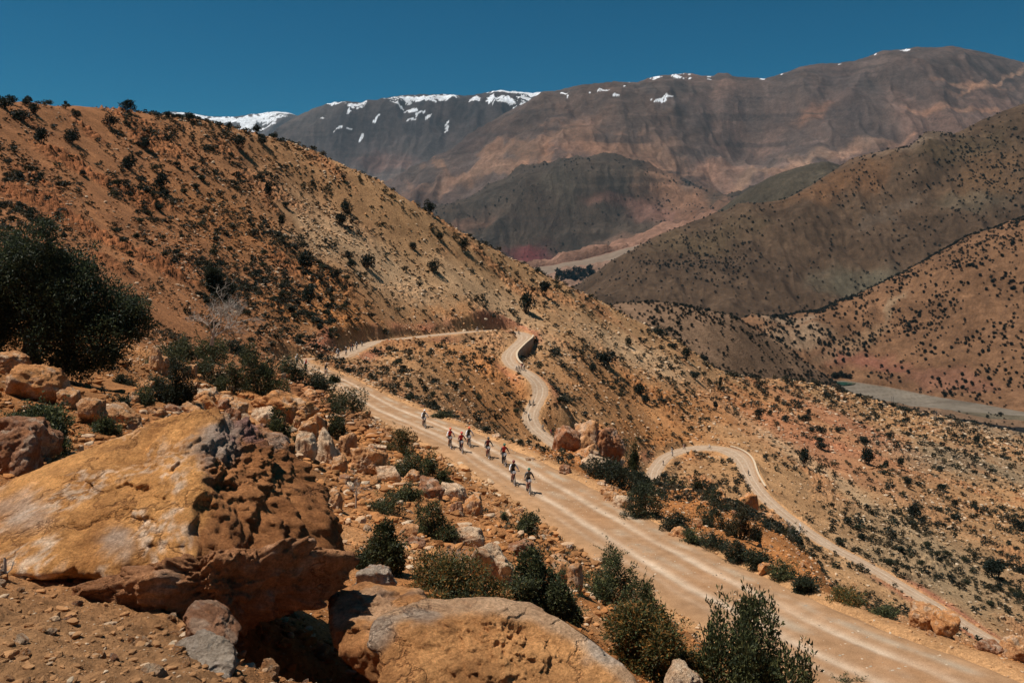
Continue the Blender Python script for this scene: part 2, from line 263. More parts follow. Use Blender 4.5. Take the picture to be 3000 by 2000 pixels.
feat('snc', [(-2600,420,14000),(300,370,14000),(420,340,14000),(500,328,14000),(560,332,14000),(620,341,14000),(680,343,14000),(740,335,14000),(800,327,14000),(840,330,14000),(900,345,14000),(1000,380,14000),(1300,400,14000),(5600,500,14000)], 6, 6)
feat('snd', [(-2600,600,16000),(5600,600,16000)], 4)
feat('end', [(-2600,690,20000),(5600,690,20000)], 0)
FNAMES = [f[0] for f in FE]
# columns
step = 2.4/QC
cols = np.unique(np.concatenate([np.arange(-2600, -150, 60), np.arange(-150, 3150, step), np.arange(3150, 5601, 60)])).astype(np.float64)
NC = len(cols)
uni = np.arange(-2700, 5701, 4.0)
def line(table, sm):
    t = sorted(table); xs = [a[0] for a in t]
    py = np.interp(uni, xs, [a[1] for a in t]); lY = np.interp(uni, xs, [math.log(a[2]) for a in t])
    s = max(1.0, sm/4.0); r = np.arange(-int(3*s), int(3*s)+1); k = np.exp(-0.5*(r/s)**2); k /= k.sum(); pad = len(r)//2
    g = lambda a: np.convolve(np.pad(a, pad, mode='edge'), k, 'valid')
    return np.interp(cols, uni, g(py)), np.interp(cols, uni, g(lY))
LN = [line(f[1], f[3]*0.6) for f in FE]
KP = np.array([l[0] for l in LN]); KL = np.array([l[1] for l in LN])            # knots x columns
for i in range(1, len(FE)): KL[i] = np.maximum(KL[i], KL[i-1]+0.008)
# pchip slopes
h = np.diff(KL, axis=0); dl = np.diff(KP, axis=0)/h
D = np.zeros_like(KP)
w1 = 2*h[1:]+h[:-1]; w2 = h[1:]+2*h[:-1]
with np.errstate(divide='ignore', invalid='ignore'):
    hm = (w1+w2)/(w1/dl[:-1]+w2/dl[1:])
D[1:-1] = np.where(dl[:-1]*dl[1:] > 0, hm, 0); D[0] = dl[0]; D[-1] = dl[-1]
rows_py = []; rows_l = []; ROWI = {}; seg = []
for i in range(len(FE)-1):
    n = max(3, int(FE[i][2]*QC)); ROWI[FE[i][0]] = len(rows_py)
    for j in range(n):
        t = j/n
        # arc parameter: fair spacing in both depth and height
        h00 = 2*t**3-3*t**2+1; h10 = t**3-2*t**2+t; h01 = -2*t**3+3*t**2; h11 = t**3-t**2
        rows_py.append(h00*KP[i]+h10*h[i]*D[i]+h01*KP[i+1]+h11*h[i]*D[i+1]); rows_l.append(KL[i]+t*h[i]); seg.append(i+t)
ROWI['end'] = len(rows_py); rows_py.append(KP[-1]); rows_l.append(KL[-1]); seg.append(len(FE)-1.0)
PYg = np.array(rows_py); Yg = np.exp(np.array(rows_l)); NR = len(PYg); SEG = np.array(seg)
Xg = (cols[None, :]-CX)/F*Yg; Zg = -(PYg-CY)/F*Yg
print('terrain', NR, NC, NR*NC)
# noise displacement, octaves matched to distance
lamk = [0.06*2**k for k in range(17)]
calm = np.ones(NR)                                  # rows where noise is muted
for a, b_, v in (('rvn', 'rvf', 0.05), ('rhd', 'rvn', 0.1), ('v2n', 'v2f', 0.2)):
    calm[ROWI[a]:ROWI[b_]+1] = v
crest = np.zeros(NR)
for nm in ('rfc', 'ohc', 'o2c', 'bnc', 'bmc', 'grc', 'snc'):
    crest = np.maximum(crest, 0.85*np.exp(-((SEG-FNAMES.index(nm))/0.28)**2))
for i, lam in enumerate(lamk):
    wl = np.log(lam/Yg)
    wt = np.exp(-0.5*((wl-math.log(0.045))/0.95)**2)
    m = wt > 0.08
    if not m.any(): continue
    xx = Xg[m]; yy = Yg[m]
    far = ss(500, 1700, yy)
    a = perlin3(xx/lam+i*7.7, yy/lam-i*3.3, np.full(xx.shape, i*1.37))
    rd = 1-2.2*np.abs(perlin3(xx/lam*1.1+i*2.1+0.5*a, yy/lam*(0.55-0.25*far)+i*4.4, np.full(xx.shape, 5+i*0.7)))
    wt = wt; amp = 0.05*lam*(1+1.9*far)*(1+1.6*far*ss(-3.4, -4.4, wl[m]))
    Zg[m] += wt[m]*amp*(a*(1-0.45*far)+rd*(0.15+0.6*far))*np.broadcast_to(calm[:, None], Yg.shape)[m]*(1-np.broadcast_to(crest[:, None], Yg.shape)[m]*ss(0.006, 0.02, lam/yy))
# keep the broad shape of every feature line where it was measured; only the fine relief stays
_k = np.exp(-0.5*(np.arange(-60, 61)/20.0)**2); _k /= _k.sum()
PY1 = CY-Zg/Yg*F; res = []
for i in range(len(FE)):
    rr_ = ROWI[FE[i][0]]; d_ = PY1[rr_]-PYg[rr_]; res.append(np.convolve(np.pad(d_, 60, mode='edge'), _k, 'valid'))
res = np.array(res); si = np.minimum(SEG.astype(int), len(FE)-2); st_ = (SEG-si)[:, None]
Zg += (res[si]*(1-st_)+res[si+1]*st_)*Yg/F
Zg -= 0.62*np.exp(-((Xg+1.30)/0.42)**2-((Yg-5.25)/0.55)**2)       # hollow under the overhanging slab
# rocky roughness on the near slope and in broken outcrop bands of the left hill
m = Yg < 9
Zg[m] += 0.035*(1-ss(6, 9, Yg[m]))*fbm3(Xg[m]/0.22, Yg[m]/0.22, Xg[m]*0+6, 5)
m = (Yg < 420) & (SEG[:, None] < FNAMES.index('mr')+0.5)
xx, yy = Xg[m], Yg[m]
ob = ss(0.15, 0.6, fbm3(xx/26+3, yy/26, xx*0, 4))
Zg[m] += ob*np.abs(fbm3(xx/2.6, yy/2.6+9, xx*0, 4))*2.1*ss(90, 150, yy)

# ------------------------------------------------------------------ roads (pixel+depth control points turned into world positions)
ROAD_NEAR = [(2700,2560,13.5),(3000,2171,23.0),(2600,1985,27.0),(2296,1830,31.6),(2000,1680,38),(1700,1495,49.6),(1530,1392,59.3),(1313,1278,74),(1100,1180,91),(1000,1124,106),(930,1090,116),(880,1070,127),(860,1060,134),(880,1053,142),(940,1050,147),(990,1049,152),(1020,1034,178),(1050,1021,200),(1100,1002,225),(1200,990,255),(1300,979,280),(1400,970,302),(1470,968,322),(1520,976,326),(1538,989,316),(1515,1012,298),(1490,1040,277),(1500,1068,257),(1545,1088,248),(1580,1115,242),(1588,1145,238),(1575,1180,236),(1553,1210,232),(1550,1240,228),(1580,1270,222),(1630,1300,216),(1700,1365,206),(1800,1450,200),(1870,1470,214),(1905,1430,235),(1920,1375,262),(1960,1333,290),(2040,1313,304),(2120,1314,303),(2170,1342,292),(2195,1392,276),(2230,1445,262),(2290,1500,250),(2400,1580,235),(2550,1662,222),(2700,1752,208),(2850,1845,195),(2950,1905,188),(3100,2000,178),(3400,2200,165)]
RW = np.array([P(*c) for c in ROAD_NEAR])
def catmull(Pn, st=0.6):
    out = []
    for i in range(len(Pn)-1):
        p0 = Pn[max(i-1, 0)]; p1 = Pn[i]; p2 = Pn[i+1]; p3 = Pn[min(i+2, len(Pn)-1)]
        n = max(2, int(np.linalg.norm(p2-p1)/st))
        for k in range(n):
            t = k/n
            out.append(0.5*((2*p1)+(-p0+p2)*t+(2*p0-5*p1+4*p2-p3)*t*t+(-p0+3*p1-3*p2+p3)*t**3))
    out.append(Pn[-1]); return np.array(out)
RC = catmull(RW)
def smooth1(a, s):
    r = np.arange(-int(3*s), int(3*s)+1); k = np.exp(-0.5*(r/s)**2); k /= k.sum(); pad = len(r)//2
    return np.stack([np.convolve(np.pad(a[:, j], pad, mode='edge'), k, 'valid') for j in range(a.shape[1])], 1)
RC = smooth1(RC, 5.0)
zs = RC[:, 2].copy(); RC[:, 2] = smooth1(zs[:, None], 10)[:, 0]
RHW = np.interp(RC[:, 1], [20, 60, 120, 200, 330], [3.0, 3.0, 2.6, 2.4, 2.5])
hair = np.exp(-((np.arange(len(RC)) - np.argmax(RC[:, 1]))/25.0)**2); RHW = RHW+hair*1.0   # the far bend is wider
ih = np.argmin(np.linalg.norm(RC[:, :2]-P(2120,1314,303)[:2], axis=1)); RHW = RHW+np.exp(-((np.arange(len(RC))-ih)/32.0)**2)*1.8
# distance raster
RX0, RX1, RY0, RY1, RS = -110.0, 180.0, 10.0, 350.0, 0.35
gx = np.arange(RX0, RX1, RS); gy = np.arange(RY0, RY1, RS)
Dm = np.full((len(gy), len(gx)), 99.0); Zm = np.zeros_like(Dm)
for (x, y, z), hw in zip(RC, RHW):
    R_ = 16; i0 = max(0, int((x-R_-RX0)/RS)); i1 = min(len(gx), int((x+R_-RX0)/RS)); j0 = max(0, int((y-R_-RY0)/RS)); j1 = min(len(gy), int((y+R_-RY0)/RS))
    if i1 <= i0 or j1 <= j0: continue
    d = np.hypot(gx[None, i0:i1]-x, gy[j0:j1, None]-y)-hw
    s = Dm[j0:j1, i0:i1]; q = d < s; s[q] = d[q]; Zm[j0:j1, i0:i1][q] = z
def bil(Mx, x, y):
    u = np.clip((x-RX0)/RS, 0, len(gx)-1.001); v = np.clip((y-RY0)/RS, 0, len(gy)-1.001); i = u.astype(int); j = v.astype(int); u = u-i; v = v-j
    return (Mx[j, i]*(1-u)*(1-v)+Mx[j, i+1]*u*(1-v)+Mx[j+1, i]*(1-u)*v+Mx[j+1, i+1]*u*v)
m = (Yg > RY0+1) & (Yg < RY1-1) & (Xg > RX0+1) & (Xg < RX1-1)
xx, yy, zz = Xg[m], Yg[m], Zg[m]
dd = bil(Dm, xx, yy); zr = bil(Zm, xx, yy); dd = dd+0.35*fbm3(xx/2.2, yy/2.2, xx*0, 3)
near_ = dd < 13
up = zz > zr
Wd = np.where(up, 1.2+np.clip((zz-zr)*0.35, 0, 4), 2.0+np.clip((zr-zz)*0.9, 0, 9))
t = ss(0.0, 1.0, dd/Wd)
base = zr-0.16+0.2*ss(-0.5, 0.35, dd)
zz2 = np.where(near_, base*(1-t)+zz*t, zz)
Zg[m] = zz2
TT = np.gradient(RC[:, :2], axis=0); TT /= np.linalg.norm(TT, axis=1)[:, None]; NN = np.stack([-TT[:, 1], TT[:, 0]], 1)
def near_idx(px, py, Y): return int(np.argmin(np.linalg.norm(RC-P(px, py, Y), axis=1)))
def wall_line(a, b, drops, extra=0.35):
    ia, ib = near_idx(*a), near_idx(*b); ii = np.arange(min(ia, ib), max(ia, ib)+1, 2); sg = 1.0
    mid = ii[len(ii)//2]; c_ = RC[mid, :2]+NN[mid]*3
    if c_[0]/c_[1] < RC[mid, 0]/RC[mid, 1]: sg = -1.0
    L = RC[ii].copy(); L[:, :2] += sg*NN[ii]*(RHW[ii]+extra)[:, None]
    t_ = np.linspace(0, 1, len(ii)); dr_ = np.interp(t_, np.linspace(0, 1, len(drops)), drops)
    return L, dr_, sg*NN[ii]
WALL1 = wall_line((1532,986,318), (1512,1074,255), (2.2, 4.0, 3.6, 2.4, 1.0, 0.7))
WALL2 = wall_line((2128,1315,303), (2222,1430,266), (0.6, 0.8, 0.9, 0.8, 0.7))
for L_, dr_, nn_ in (WALL1, WALL2):
    for p_, d_, n_ in zip(L_, dr_, nn_):
        mm = (np.abs(Xg-p_[0]) < 9) & (np.abs(Yg-p_[1]) < 9)
        if not mm.any(): continue
        dx_ = Xg[mm]-p_[0]; dy_ = Yg[mm]-p_[1]; o_ = dx_*n_[0]+dy_*n_[1]; tn = np.abs(-dx_*n_[1]+dy_*n_[0])
        lim = np.where((tn < 0.9) & (o_ > 0.25), p_[2]-d_*1.0+np.maximum(o_-4.0, 0)*1.2, 1e9); Zg[mm] = np.minimum(Zg[mm], lim)
ROADD = np.full(Yg.shape, 99.0); ROADD[m] = dd
PYd = CY-Zg/Yg*F                                  # apparent height after displacement
# running minimum: which rows are visible
VIS = np.minimum.accumulate(PYd, axis=0)
def col_of(px): return int(np.clip(np.searchsorted(cols, px), 0, NC-1))
def ground_at(px, py, rmin=0):
    """first surface met along the line of sight through (px, py)"""
    c = col_of(px); r = rmin+int(np.argmax(PYd[rmin:, c] <= py))
    return np.array([Xg[r, c], Yg[r, c], Zg[r, c]]), r
def height(x, y):
    px = CX+x/y*F; c = col_of(px); ycol = Yg[:, c]; return float(np.interp(y, ycol, Zg[:, c]))

def snap_y(px, py, Y, lo=0.72, hi=1.35):
    c = col_of(px); q = (Yg[:, c] > Y*lo) & (Yg[:, c] < Y*hi)
    e = np.abs(PYd[q, c]-py)+6*np.abs(np.log(Yg[q, c]/Y))*10
    return float(Yg[q, c][int(np.argmin(e))])
# ------------------------------------------------------------------ terrain colours (albedo)
pxg = np.broadcast_to(cols[None, :], Yg.shape)
C = np.zeros(Yg.shape+(3,), np.float32)
def rows(a, b): return slice(ROWI[a], ROWI[b]+1)
def setc(a, b, c): C[rows(a, b)] = c
ORANGE = np.array((0.40, 0.168, 0.055)); SAND = np.array((0.42, 0.235, 0.11)); BROWN = np.array((0.28, 0.122, 0.05)); PALE = np.array((0.50, 0.33, 0.19)); RED = np.array((0.30, 0.105, 0.06))
n_l = fbm3(Xg/60, Yg/60, Xg*0, 4); n_s = fbm3(Xg/9, Yg/9+4, Xg*0, 4)
# left hill and near slopes
s0 = rows('n0', 'mrb')
px_, py_ = pxg[s0], PYg[s0]; nl = n_l[s0]; nsm = n_s[s0]; Ys = Yg[s0]
wp = px_+nl*90+nsm*25; wq = py_+nl*45+nsm*20
c = np.empty(px_.shape+(3,), np.float32)
k = ss(500, 1250, wp-(wq-600)*0.55)[..., None]
c[:] = BROWN*1.02*(1-k)+SAND*0.88*k; c *= (1-0.18*(ss(0.1, 0.6, fbm3(Xg[s0]/26+3, Yg[s0]/26, Xg[s0]*0, 4))*ss(80, 130, Ys))[..., None]*np.array((0.3, 1.0, 1.2)))
def blob(cx_, cy_, rx, ry, ang, colr, st=1.0):
    global c
    ca, sa = math.cos(math.radians(ang)), math.sin(math.radians(ang))
    u = (wp-cx_)*ca+(wq-cy_)*sa; v = -(wp-cx_)*sa+(wq-cy_)*ca
    q = np.exp(-((u/rx)**2+(v/ry)**2)**1.5)[..., None]*st
    far = (Ys > 62)[..., None]
    c = c*(1-q*far)+np.array(colr)*q*far
blob(1150, 800, 420, 60, 35, PALE*0.92, .8); blob(1500, 920, 300, 45, 35, PALE*0.92, .7); blob(1900, 1060, 240, 40, 28, PALE*0.95, .9); blob(900, 700, 110, 36, 40, PALE*0.95, .7)
blob(950, 930, 200, 60, 20, ORANGE*0.92, .9); blob(1000, 880, 140, 50, 40, ORANGE, .6); blob(640, 640, 200, 80, 25, ORANGE*0.8, .5); blob(520, 480, 160, 90, 0, BROWN*1.2, .5)
blob(1450, 1150, 230, 110, 35, ORANGE*1.0, .75); blob(1350, 930, 120, 30, 0, ORANGE*0.95, .6); blob(1200, 1080, 220, 60, 20, SAND, .6)
blob(1920, 1290, 160, 60, 0, ORANGE*0.95, .7); blob(2100, 1180, 260, 60, 10, ORANGE*1.0, .65); blob(1800, 1160, 260, 90, 25, ORANGE*0.95, .5)
blob(2450, 1330, 330, 60, 25, RED*1.15, .55); blob(2500, 1250, 260, 30, 25, RED*1.1, .5); blob(2500, 1440, 430, 16, 33, PALE*0.8, .9); blob(2750, 1480, 300, 60, 25, SAND*0.75, .7)
blob(2700, 1650, 420, 110, 25, np.array((0.25, 0.185, 0.11)), .85); blob(2350, 1480, 200, 50, 25, SAND*0.8, .7); blob(2850, 1360, 260, 45, 12, np.array((0.20, 0.155, 0.10)), .8); blob(3000,1260,260,40,10,np.array((0.17,0.14,0.10)),.8)
nearw = (1-ss(55, 75, Ys))[..., None]
spur = ((SEG[s0][:, None] > FNAMES.index('lip')) & (SEG[s0][:, None] < FNAMES.index('dip')) & (px_ > 1500))[..., None]
nc = ORANGE*(0.86+0.22*nsm[..., None])+0.05*nl[..., None]*np.array((1, .9, .6))
nc = nc*(1-0.5*ss(0.1, 0.7, nsm)[..., None])+SAND*0.95*0.5*ss(0.1, 0.7, nsm)[..., None]
c = c*(1-nearw)+nc*nearw; c = np.where(spur, ORANGE*(0.95+0.15*nsm[..., None]), c)
# sandy left bottom foreground
lf = ((1-ss(3.5, 7, Ys))*(1-ss(500, 1100, px_)))[..., None]; c = c*(1-lf*0.7)+np.array((0.36, 0.21, 0.105))*lf*0.7
c *= (1+0.16*nsm[..., None])
dr = ROADD[s0]; q = (1-ss(0.0, 2.6, dr))[..., None]; c = c*(1-q)+SAND*1.05*q
q = (np.exp(-((dr-2.2)/1.8)**2)*ss(100, 160, Ys)*ss(0.0, 0.5, nl))[..., None]*0.7; c = c*(1-q)+RED*1.35*q
C[s0] = c
# right-hand small hill
def zone(a, b, base, n1=0.2, n2=0.15, sc=120):
    s = rows(a, b); nn = fbm3(Xg[s]/sc, Yg[s]/sc, Xg[s]*0+2, 5)[..., None]; n3 = fbm3(Xg[s]/(sc*.15), Yg[s]/(sc*.15), Xg[s]*0+7, 3)[..., None]
    C[s] = np.array(base)*(1+n1*nn+n2*n3); return s
zone('rhb', 'rhd', (0.27, 0.165, 0.10))
s = zone('rhd', 'rvn', (0.19, 0.155, 0.105)); s = zone('rvn', 'rvf', (0.215, 0.18, 0.14), .2, .15, 60); q = ss(0.1, 0.5, perlin3(Xg[s]/90, Yg[s]/9, Xg[s]*0+5)+.5*fbm3(Xg[s]/40, Yg[s]/6, Xg[s]*0+8, 3))[..., None]; C[s] = C[s]*(1-.55*q)+np.array((0.13, 0.10, 0.075))*.55*q
s = zone('rvf', 'rfd', (0.215, 0.112, 0.058), .3, .25)
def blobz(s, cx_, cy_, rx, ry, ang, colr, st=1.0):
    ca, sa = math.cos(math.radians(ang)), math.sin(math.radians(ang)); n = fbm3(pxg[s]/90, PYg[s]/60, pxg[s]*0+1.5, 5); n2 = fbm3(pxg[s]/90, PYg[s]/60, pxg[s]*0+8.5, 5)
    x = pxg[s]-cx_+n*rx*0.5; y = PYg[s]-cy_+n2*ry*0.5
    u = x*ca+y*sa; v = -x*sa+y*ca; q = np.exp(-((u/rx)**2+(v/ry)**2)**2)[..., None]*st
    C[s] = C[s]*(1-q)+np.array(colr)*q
for b_ in ((2560,1060,120,30,10,(0.29,0.11,0.075),.7),(2500,1010,120,22,-30,(0.30,0.19,0.11),.6),(2620,900,60,14,-55,(0.34,0.23,0.14),.8),(2350,1000,90,30,0,(0.36,0.26,0.17),.6),(2800,1120,160,30,5,(0.27,0.12,0.08),.6),(2300,950,90,18,0,(0.38,0.27,0.18),.7)): blobz(s, *b_)
OL = (0.100, 0.062, 0.037)
s = zone('rfd', 'ohd', OL, .3, .25, 200)
for b_ in ((2450,540,170,50,-20,(0.19,0.095,0.045),.8),(2900,520,140,70,-20,(0.16,0.09,0.045),.8),(2080,700,160,40,-10,(0.125,0.085,0.045),.6),(2520,830,150,45,0,(0.125,0.11,0.075),.8),(2850,430,160,40,-20,(0.10,0.07,0.035),.5),(2860,590,120,36,0,(0.13,0.105,0.07),.6),(2700,420,70,26,-20,(0.20,0.14,0.095),.8),(2520,450,100,20,-10,(0.23,0.15,0.1),.7),(2600,620,120,16,-30,(0.15,0.11,0.08),.5)): blobz(s, *b_)
zone('ohd', 'o2d', (0.078, 0.062, 0.042), .2, .15, 200)
zone('o2d', 'v2n', (0.28, 0.17, 0.12), .2, .2, 150); zone('v2n', 'v2f', (0.23, 0.17, 0.125), .1, .1, 100); zone('v2f', 'bnb', (0.31, 0.17, 0.115), .2, .2, 150)
MG = (0.125, 0.088, 0.074)
s = zone('bnb', 'bnd', (0.075, 0.055, 0.04), .25, .12, 500)
for b_ in ((1570,760,150,34,4,(0.135,0.04,0.04),1.0),(2030,620,160,60,15,(0.235,0.125,0.08),.9),(1830,700,80,18,-15,(0.22,0.13,0.09),.7),(1990,560,120,45,20,(0.24,0.13,0.08),1),(1870,620,120,26,15,(0.22,0.115,0.085),.9),(2040,530,70,34,10,(0.07,0.055,0.046),1),(1300,690,160,25,-20,(0.19,0.105,0.07),.7),(1650,560,70,60,0,(0.10,0.08,0.058),.6),(1900,730,120,12,-8,(0.07,.05,.042),.7)): blobz(s, *b_)
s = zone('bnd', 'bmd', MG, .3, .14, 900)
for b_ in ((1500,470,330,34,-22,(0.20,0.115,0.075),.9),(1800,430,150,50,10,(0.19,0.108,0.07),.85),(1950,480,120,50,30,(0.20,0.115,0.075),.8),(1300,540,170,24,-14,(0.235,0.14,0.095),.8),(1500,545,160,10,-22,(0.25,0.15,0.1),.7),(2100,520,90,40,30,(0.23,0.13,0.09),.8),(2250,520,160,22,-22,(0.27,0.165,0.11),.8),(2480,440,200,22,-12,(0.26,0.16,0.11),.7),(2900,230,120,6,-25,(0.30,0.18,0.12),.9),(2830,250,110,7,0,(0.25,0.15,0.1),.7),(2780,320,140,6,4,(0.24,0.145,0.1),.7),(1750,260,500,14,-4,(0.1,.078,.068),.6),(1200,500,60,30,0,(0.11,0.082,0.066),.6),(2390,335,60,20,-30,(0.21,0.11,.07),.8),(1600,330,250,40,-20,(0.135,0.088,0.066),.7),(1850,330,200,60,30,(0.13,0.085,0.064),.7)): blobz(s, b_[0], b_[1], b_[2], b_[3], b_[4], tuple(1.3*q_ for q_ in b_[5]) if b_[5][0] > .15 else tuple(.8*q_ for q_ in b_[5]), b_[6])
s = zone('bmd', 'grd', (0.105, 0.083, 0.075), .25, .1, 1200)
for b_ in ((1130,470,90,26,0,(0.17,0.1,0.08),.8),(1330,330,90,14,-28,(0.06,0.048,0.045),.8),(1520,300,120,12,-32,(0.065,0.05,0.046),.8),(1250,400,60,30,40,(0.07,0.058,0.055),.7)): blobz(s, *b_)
zone('grd', 'end', (0.12, 0.1, 0.095), .25, .1, 1200)
# snow patches: list of px,py,rx,ry,angle
SNOW_B = [(985,303,28,5,4),(1030,325,20,9,10),(1060,322,16,12,-40),(1022,345,6,9,20),(945,352,6,4,0),(1230,300,95,13,-5),(1310,290,34,10,0),(1165,328,30,3,25),(1208,340,18,5,10),(1230,345,20,4,-30),(1255,350,15,5,-25),(1207,362,16,3,-5),(1308,372,5,15,25),(1338,384,3,7,15),(1392,298,20,9,-20),(1440,295,18,11,5),(1485,300,30,11,5),(1540,284,26,8,0),(1525,310,26,5,-50),(1505,322,5,8,0),(1490,268,70,5,-3),(1560,272,48,5,4),(990,392,18,2,-25),(1100,368,12,3,-30),(1058,412,14,3,-45),(1025,392,10,2,0),(1540,335,8,2,-20)]
SNOW_A = [(1655,269,14,3,0),(1662,280,3,6,0),(1770,273,22,4,-4),(1730,277,6,2,0),(1805,286,12,3,0),(1848,243,14,3,3),(1830,260,5,2,0),(1940,291,34,7,-12),(1920,226,22,5,-6),(1985,222,28,5,2),(2020,226,8,3,5),(2080,232,10,2,0),(2232,232,12,4,0),(2650,148,18,4,0),(2565,170,4,8,20),(2290,222,6,2,0),(2460,191,8,2,0)]
SNOW_S = [(560,340,60,6,3),(660,350,50,7,0),(740,345,60,8,-8),(815,333,60,9,-2),(730,362,26,16,-50),(710,370,20,10,-40),(780,352,60,5,3),(800,362,40,3,0),(800,375,8,16,30),(760,385,50,6,0),(700,352,40,5,10),(650,358,30,5,-10)]
def snow(s, L, lim=0.8):
    for (a, b_, rx, ry, an) in L:
        ca, sa = math.cos(math.radians(an)), math.sin(math.radians(an)); n = fbm3(pxg[s]/14, PYg[s]/9, pxg[s]*0+a, 4); n2 = fbm3(pxg[s]/14, PYg[s]/9, pxg[s]*0+a+50, 4)
        x = pxg[s]-a+n*rx*0.45; y = PYg[s]-b_+n2*ry*0.9
        u = x*ca+y*sa; v = -x*sa+y*ca; fn = fbm3(pxg[s]/5, PYg[s]/3, pxg[s]*0+a, 3); q = (((u/rx)**2+(v/ry)**2)+0.45*fn < lim)[..., None]
        C[s] = np.where(q, np.array((0.68, 0.71, 0.76)), C[s])
C[ROWI['rhb']:] *= 0.66; C[ROWI['v2n']:] *= 1.12; C[ROWI['bnb']:] = C[ROWI['bnb']:]*(1+0.22*fbm3(Xg[ROWI['bnb']:]/260, Yg[ROWI['bnb']:]/420, Xg[ROWI['bnb']:]*0+31, 5)[..., None]*np.array((1.0, 0.75, 0.55)))
s = rows('bnd', 'grd'); fa_ = fbm3(Xg[s]/1500, Yg[s]/2200, Xg[s]*0+41, 5)[..., None]; C[s] = C[s]*(1-0.45*ss(0.05, 0.45, fa_))+C[s]*np.array((0.55, 0.52, 0.58))*0.45*ss(0.05, 0.45, fa_); C[s] = C[s]*(1+0.5*ss(0.05, 0.5, -fa_)*np.array((1.0, 0.62, 0.4)))
s = rows('bnb', 'end'); zz_ = Zg[s]; fb = fbm3(Xg[s]/900, Yg[s]/900, Xg[s]*0+21, 5); st_r = perlin3(zz_/55+1.2*fb, fb*0+3, Xg[s]/2500)+0.5*perlin3(zz_/22+1.5*fb, fb*0+9, Xg[s]/1500)
q = (ss(0.12, 0.4, st_r)*ss(-0.05, 0.35, fb+ss(300, 150, PYg[s])*0.35))[..., None]*0.65; C[s] = C[s]*(1-q)+np.array((0.045, 0.034, 0.03))*q
q = (ss(0.2, 0.5, -st_r)*ss(0.0, 0.4, -fb))[..., None]*0.35; C[s] = C[s]*(1+q)
for a_, b_, ft in (('rfd', 'o2d', 160), ('rvf', 'rfd', 60)):
    s = rows(a_, b_); fb = fbm3(Xg[s]/ft, Yg[s]/ft, Xg[s]*0+2, 5); st_r = perlin3(Zg[s]/14+1.5*fb, fb*0+1, Xg[s]/400); q = (ss(0.2, 0.5, st_r)*ss(0.1, 0.5, fb))[..., None]*0.5; C[s] *= (1+0.6*q)
    ds = fbm3(Xg[s]/(ft*.05), Yg[s]/(ft*.09), Xg[s]*0+5, 2)[..., None]; C[s] *= (1+0.22*ds)
snow(rows('grm', 'grd'), SNOW_B); snow(rows('bmm', 'bmd'), SNOW_A, 0.5); snow(rows('snb', 'snd'), SNOW_S, 1.0)
C = np.clip(C, 0.01, 0.92)
# terrain objects
def terrain(name, a, b, mat, label):
    r0, r1 = ROWI[a], ROWI[b]; n = r1-r0+1
    V = np.stack([Xg[r0:r1+1], Yg[r0:r1+1], Zg[r0:r1+1]], -1).reshape(-1, 3)
    idx = np.arange(n*NC).reshape(n, NC)
    q = np.stack([idx[:-1, :-1], idx[:-1, 1:], idx[1:, 1:], idx[1:, :-1]], -1).reshape(-1, 4)
    me = mesh_np(name, V, q, mat, C[r0:r1+1].reshape(-1, 3), smooth=True)
    o = link(name, me); tag(o, label, None, None, 'structure'); return o
terrain('ground', 'n0', 'dip', M_GROUND, 'orange rubble slope around and below the camera')
terrain('hillside', 'dip', 'rhb', M_SLOPE, 'ochre hillside dotted with shrubs, crossed by the dirt road')
terrain('hill', 'rhb', 'rhd', M_HILL, 'low reddish hill dotted with junipers above the river')
terrain('valley_floor', 'rhd', 'rvn', M_HILL, 'grey green valley floor beside the river bed')
terrain('river_bed', 'rvn', 'rvf', M_BED, 'pale dry gravel river bed')
terrain('hill', 'rvf', 'rfd', M_HILL, 'red-brown hill densely dotted with junipers across the river')
terrain('hill', 'rfd', 'ohd', M_HILL, 'dark olive hill rising behind the river')
terrain('hill', 'ohd', 'v2n', M_HILL, 'dark round-backed hill behind the olive hill')
terrain('river_bed', 'v2n', 'v2f', M_BED, 'pale distant river bed in the upper valley')
terrain('mountain', 'v2f', 'bmd', M_MOUNT, 'brown and purple grey mountain with rocky summit')
terrain('mountain', 'bmd', 'grd', M_MOUNT, 'grey mountain range with snow patches along its crest')
terrain('mountain', 'grd', 'end', M_MOUNT, 'farthest snow covered mountain range')
# ground behind the camera
bx_ = np.linspace(-14, 14, 29); by_ = np.linspace(-14, 0.55, 16); BX, BY = np.meshgrid(bx_, by_)
BZ = -1.55-0.30*BX*0.35-0.04*BY+0.12*fbm3(BX/3, BY/3, BX*0, 3); BZ -= 0.06
idx = np.arange(BX.size).reshape(BX.shape); q = np.stack([idx[:-1, :-1], idx[:-1, 1:], idx[1:, 1:], idx[1:, :-1]], -1).reshape(-1, 4)
o = link('ground', mesh_np('ground', np.stack([BX, BY, BZ], -1).reshape(-1, 3), q, M_GROUND, np.tile(ORANGE, (BX.size, 1)), True)); tag(o, 'rubble ground behind the camera', None, None, 'structure')

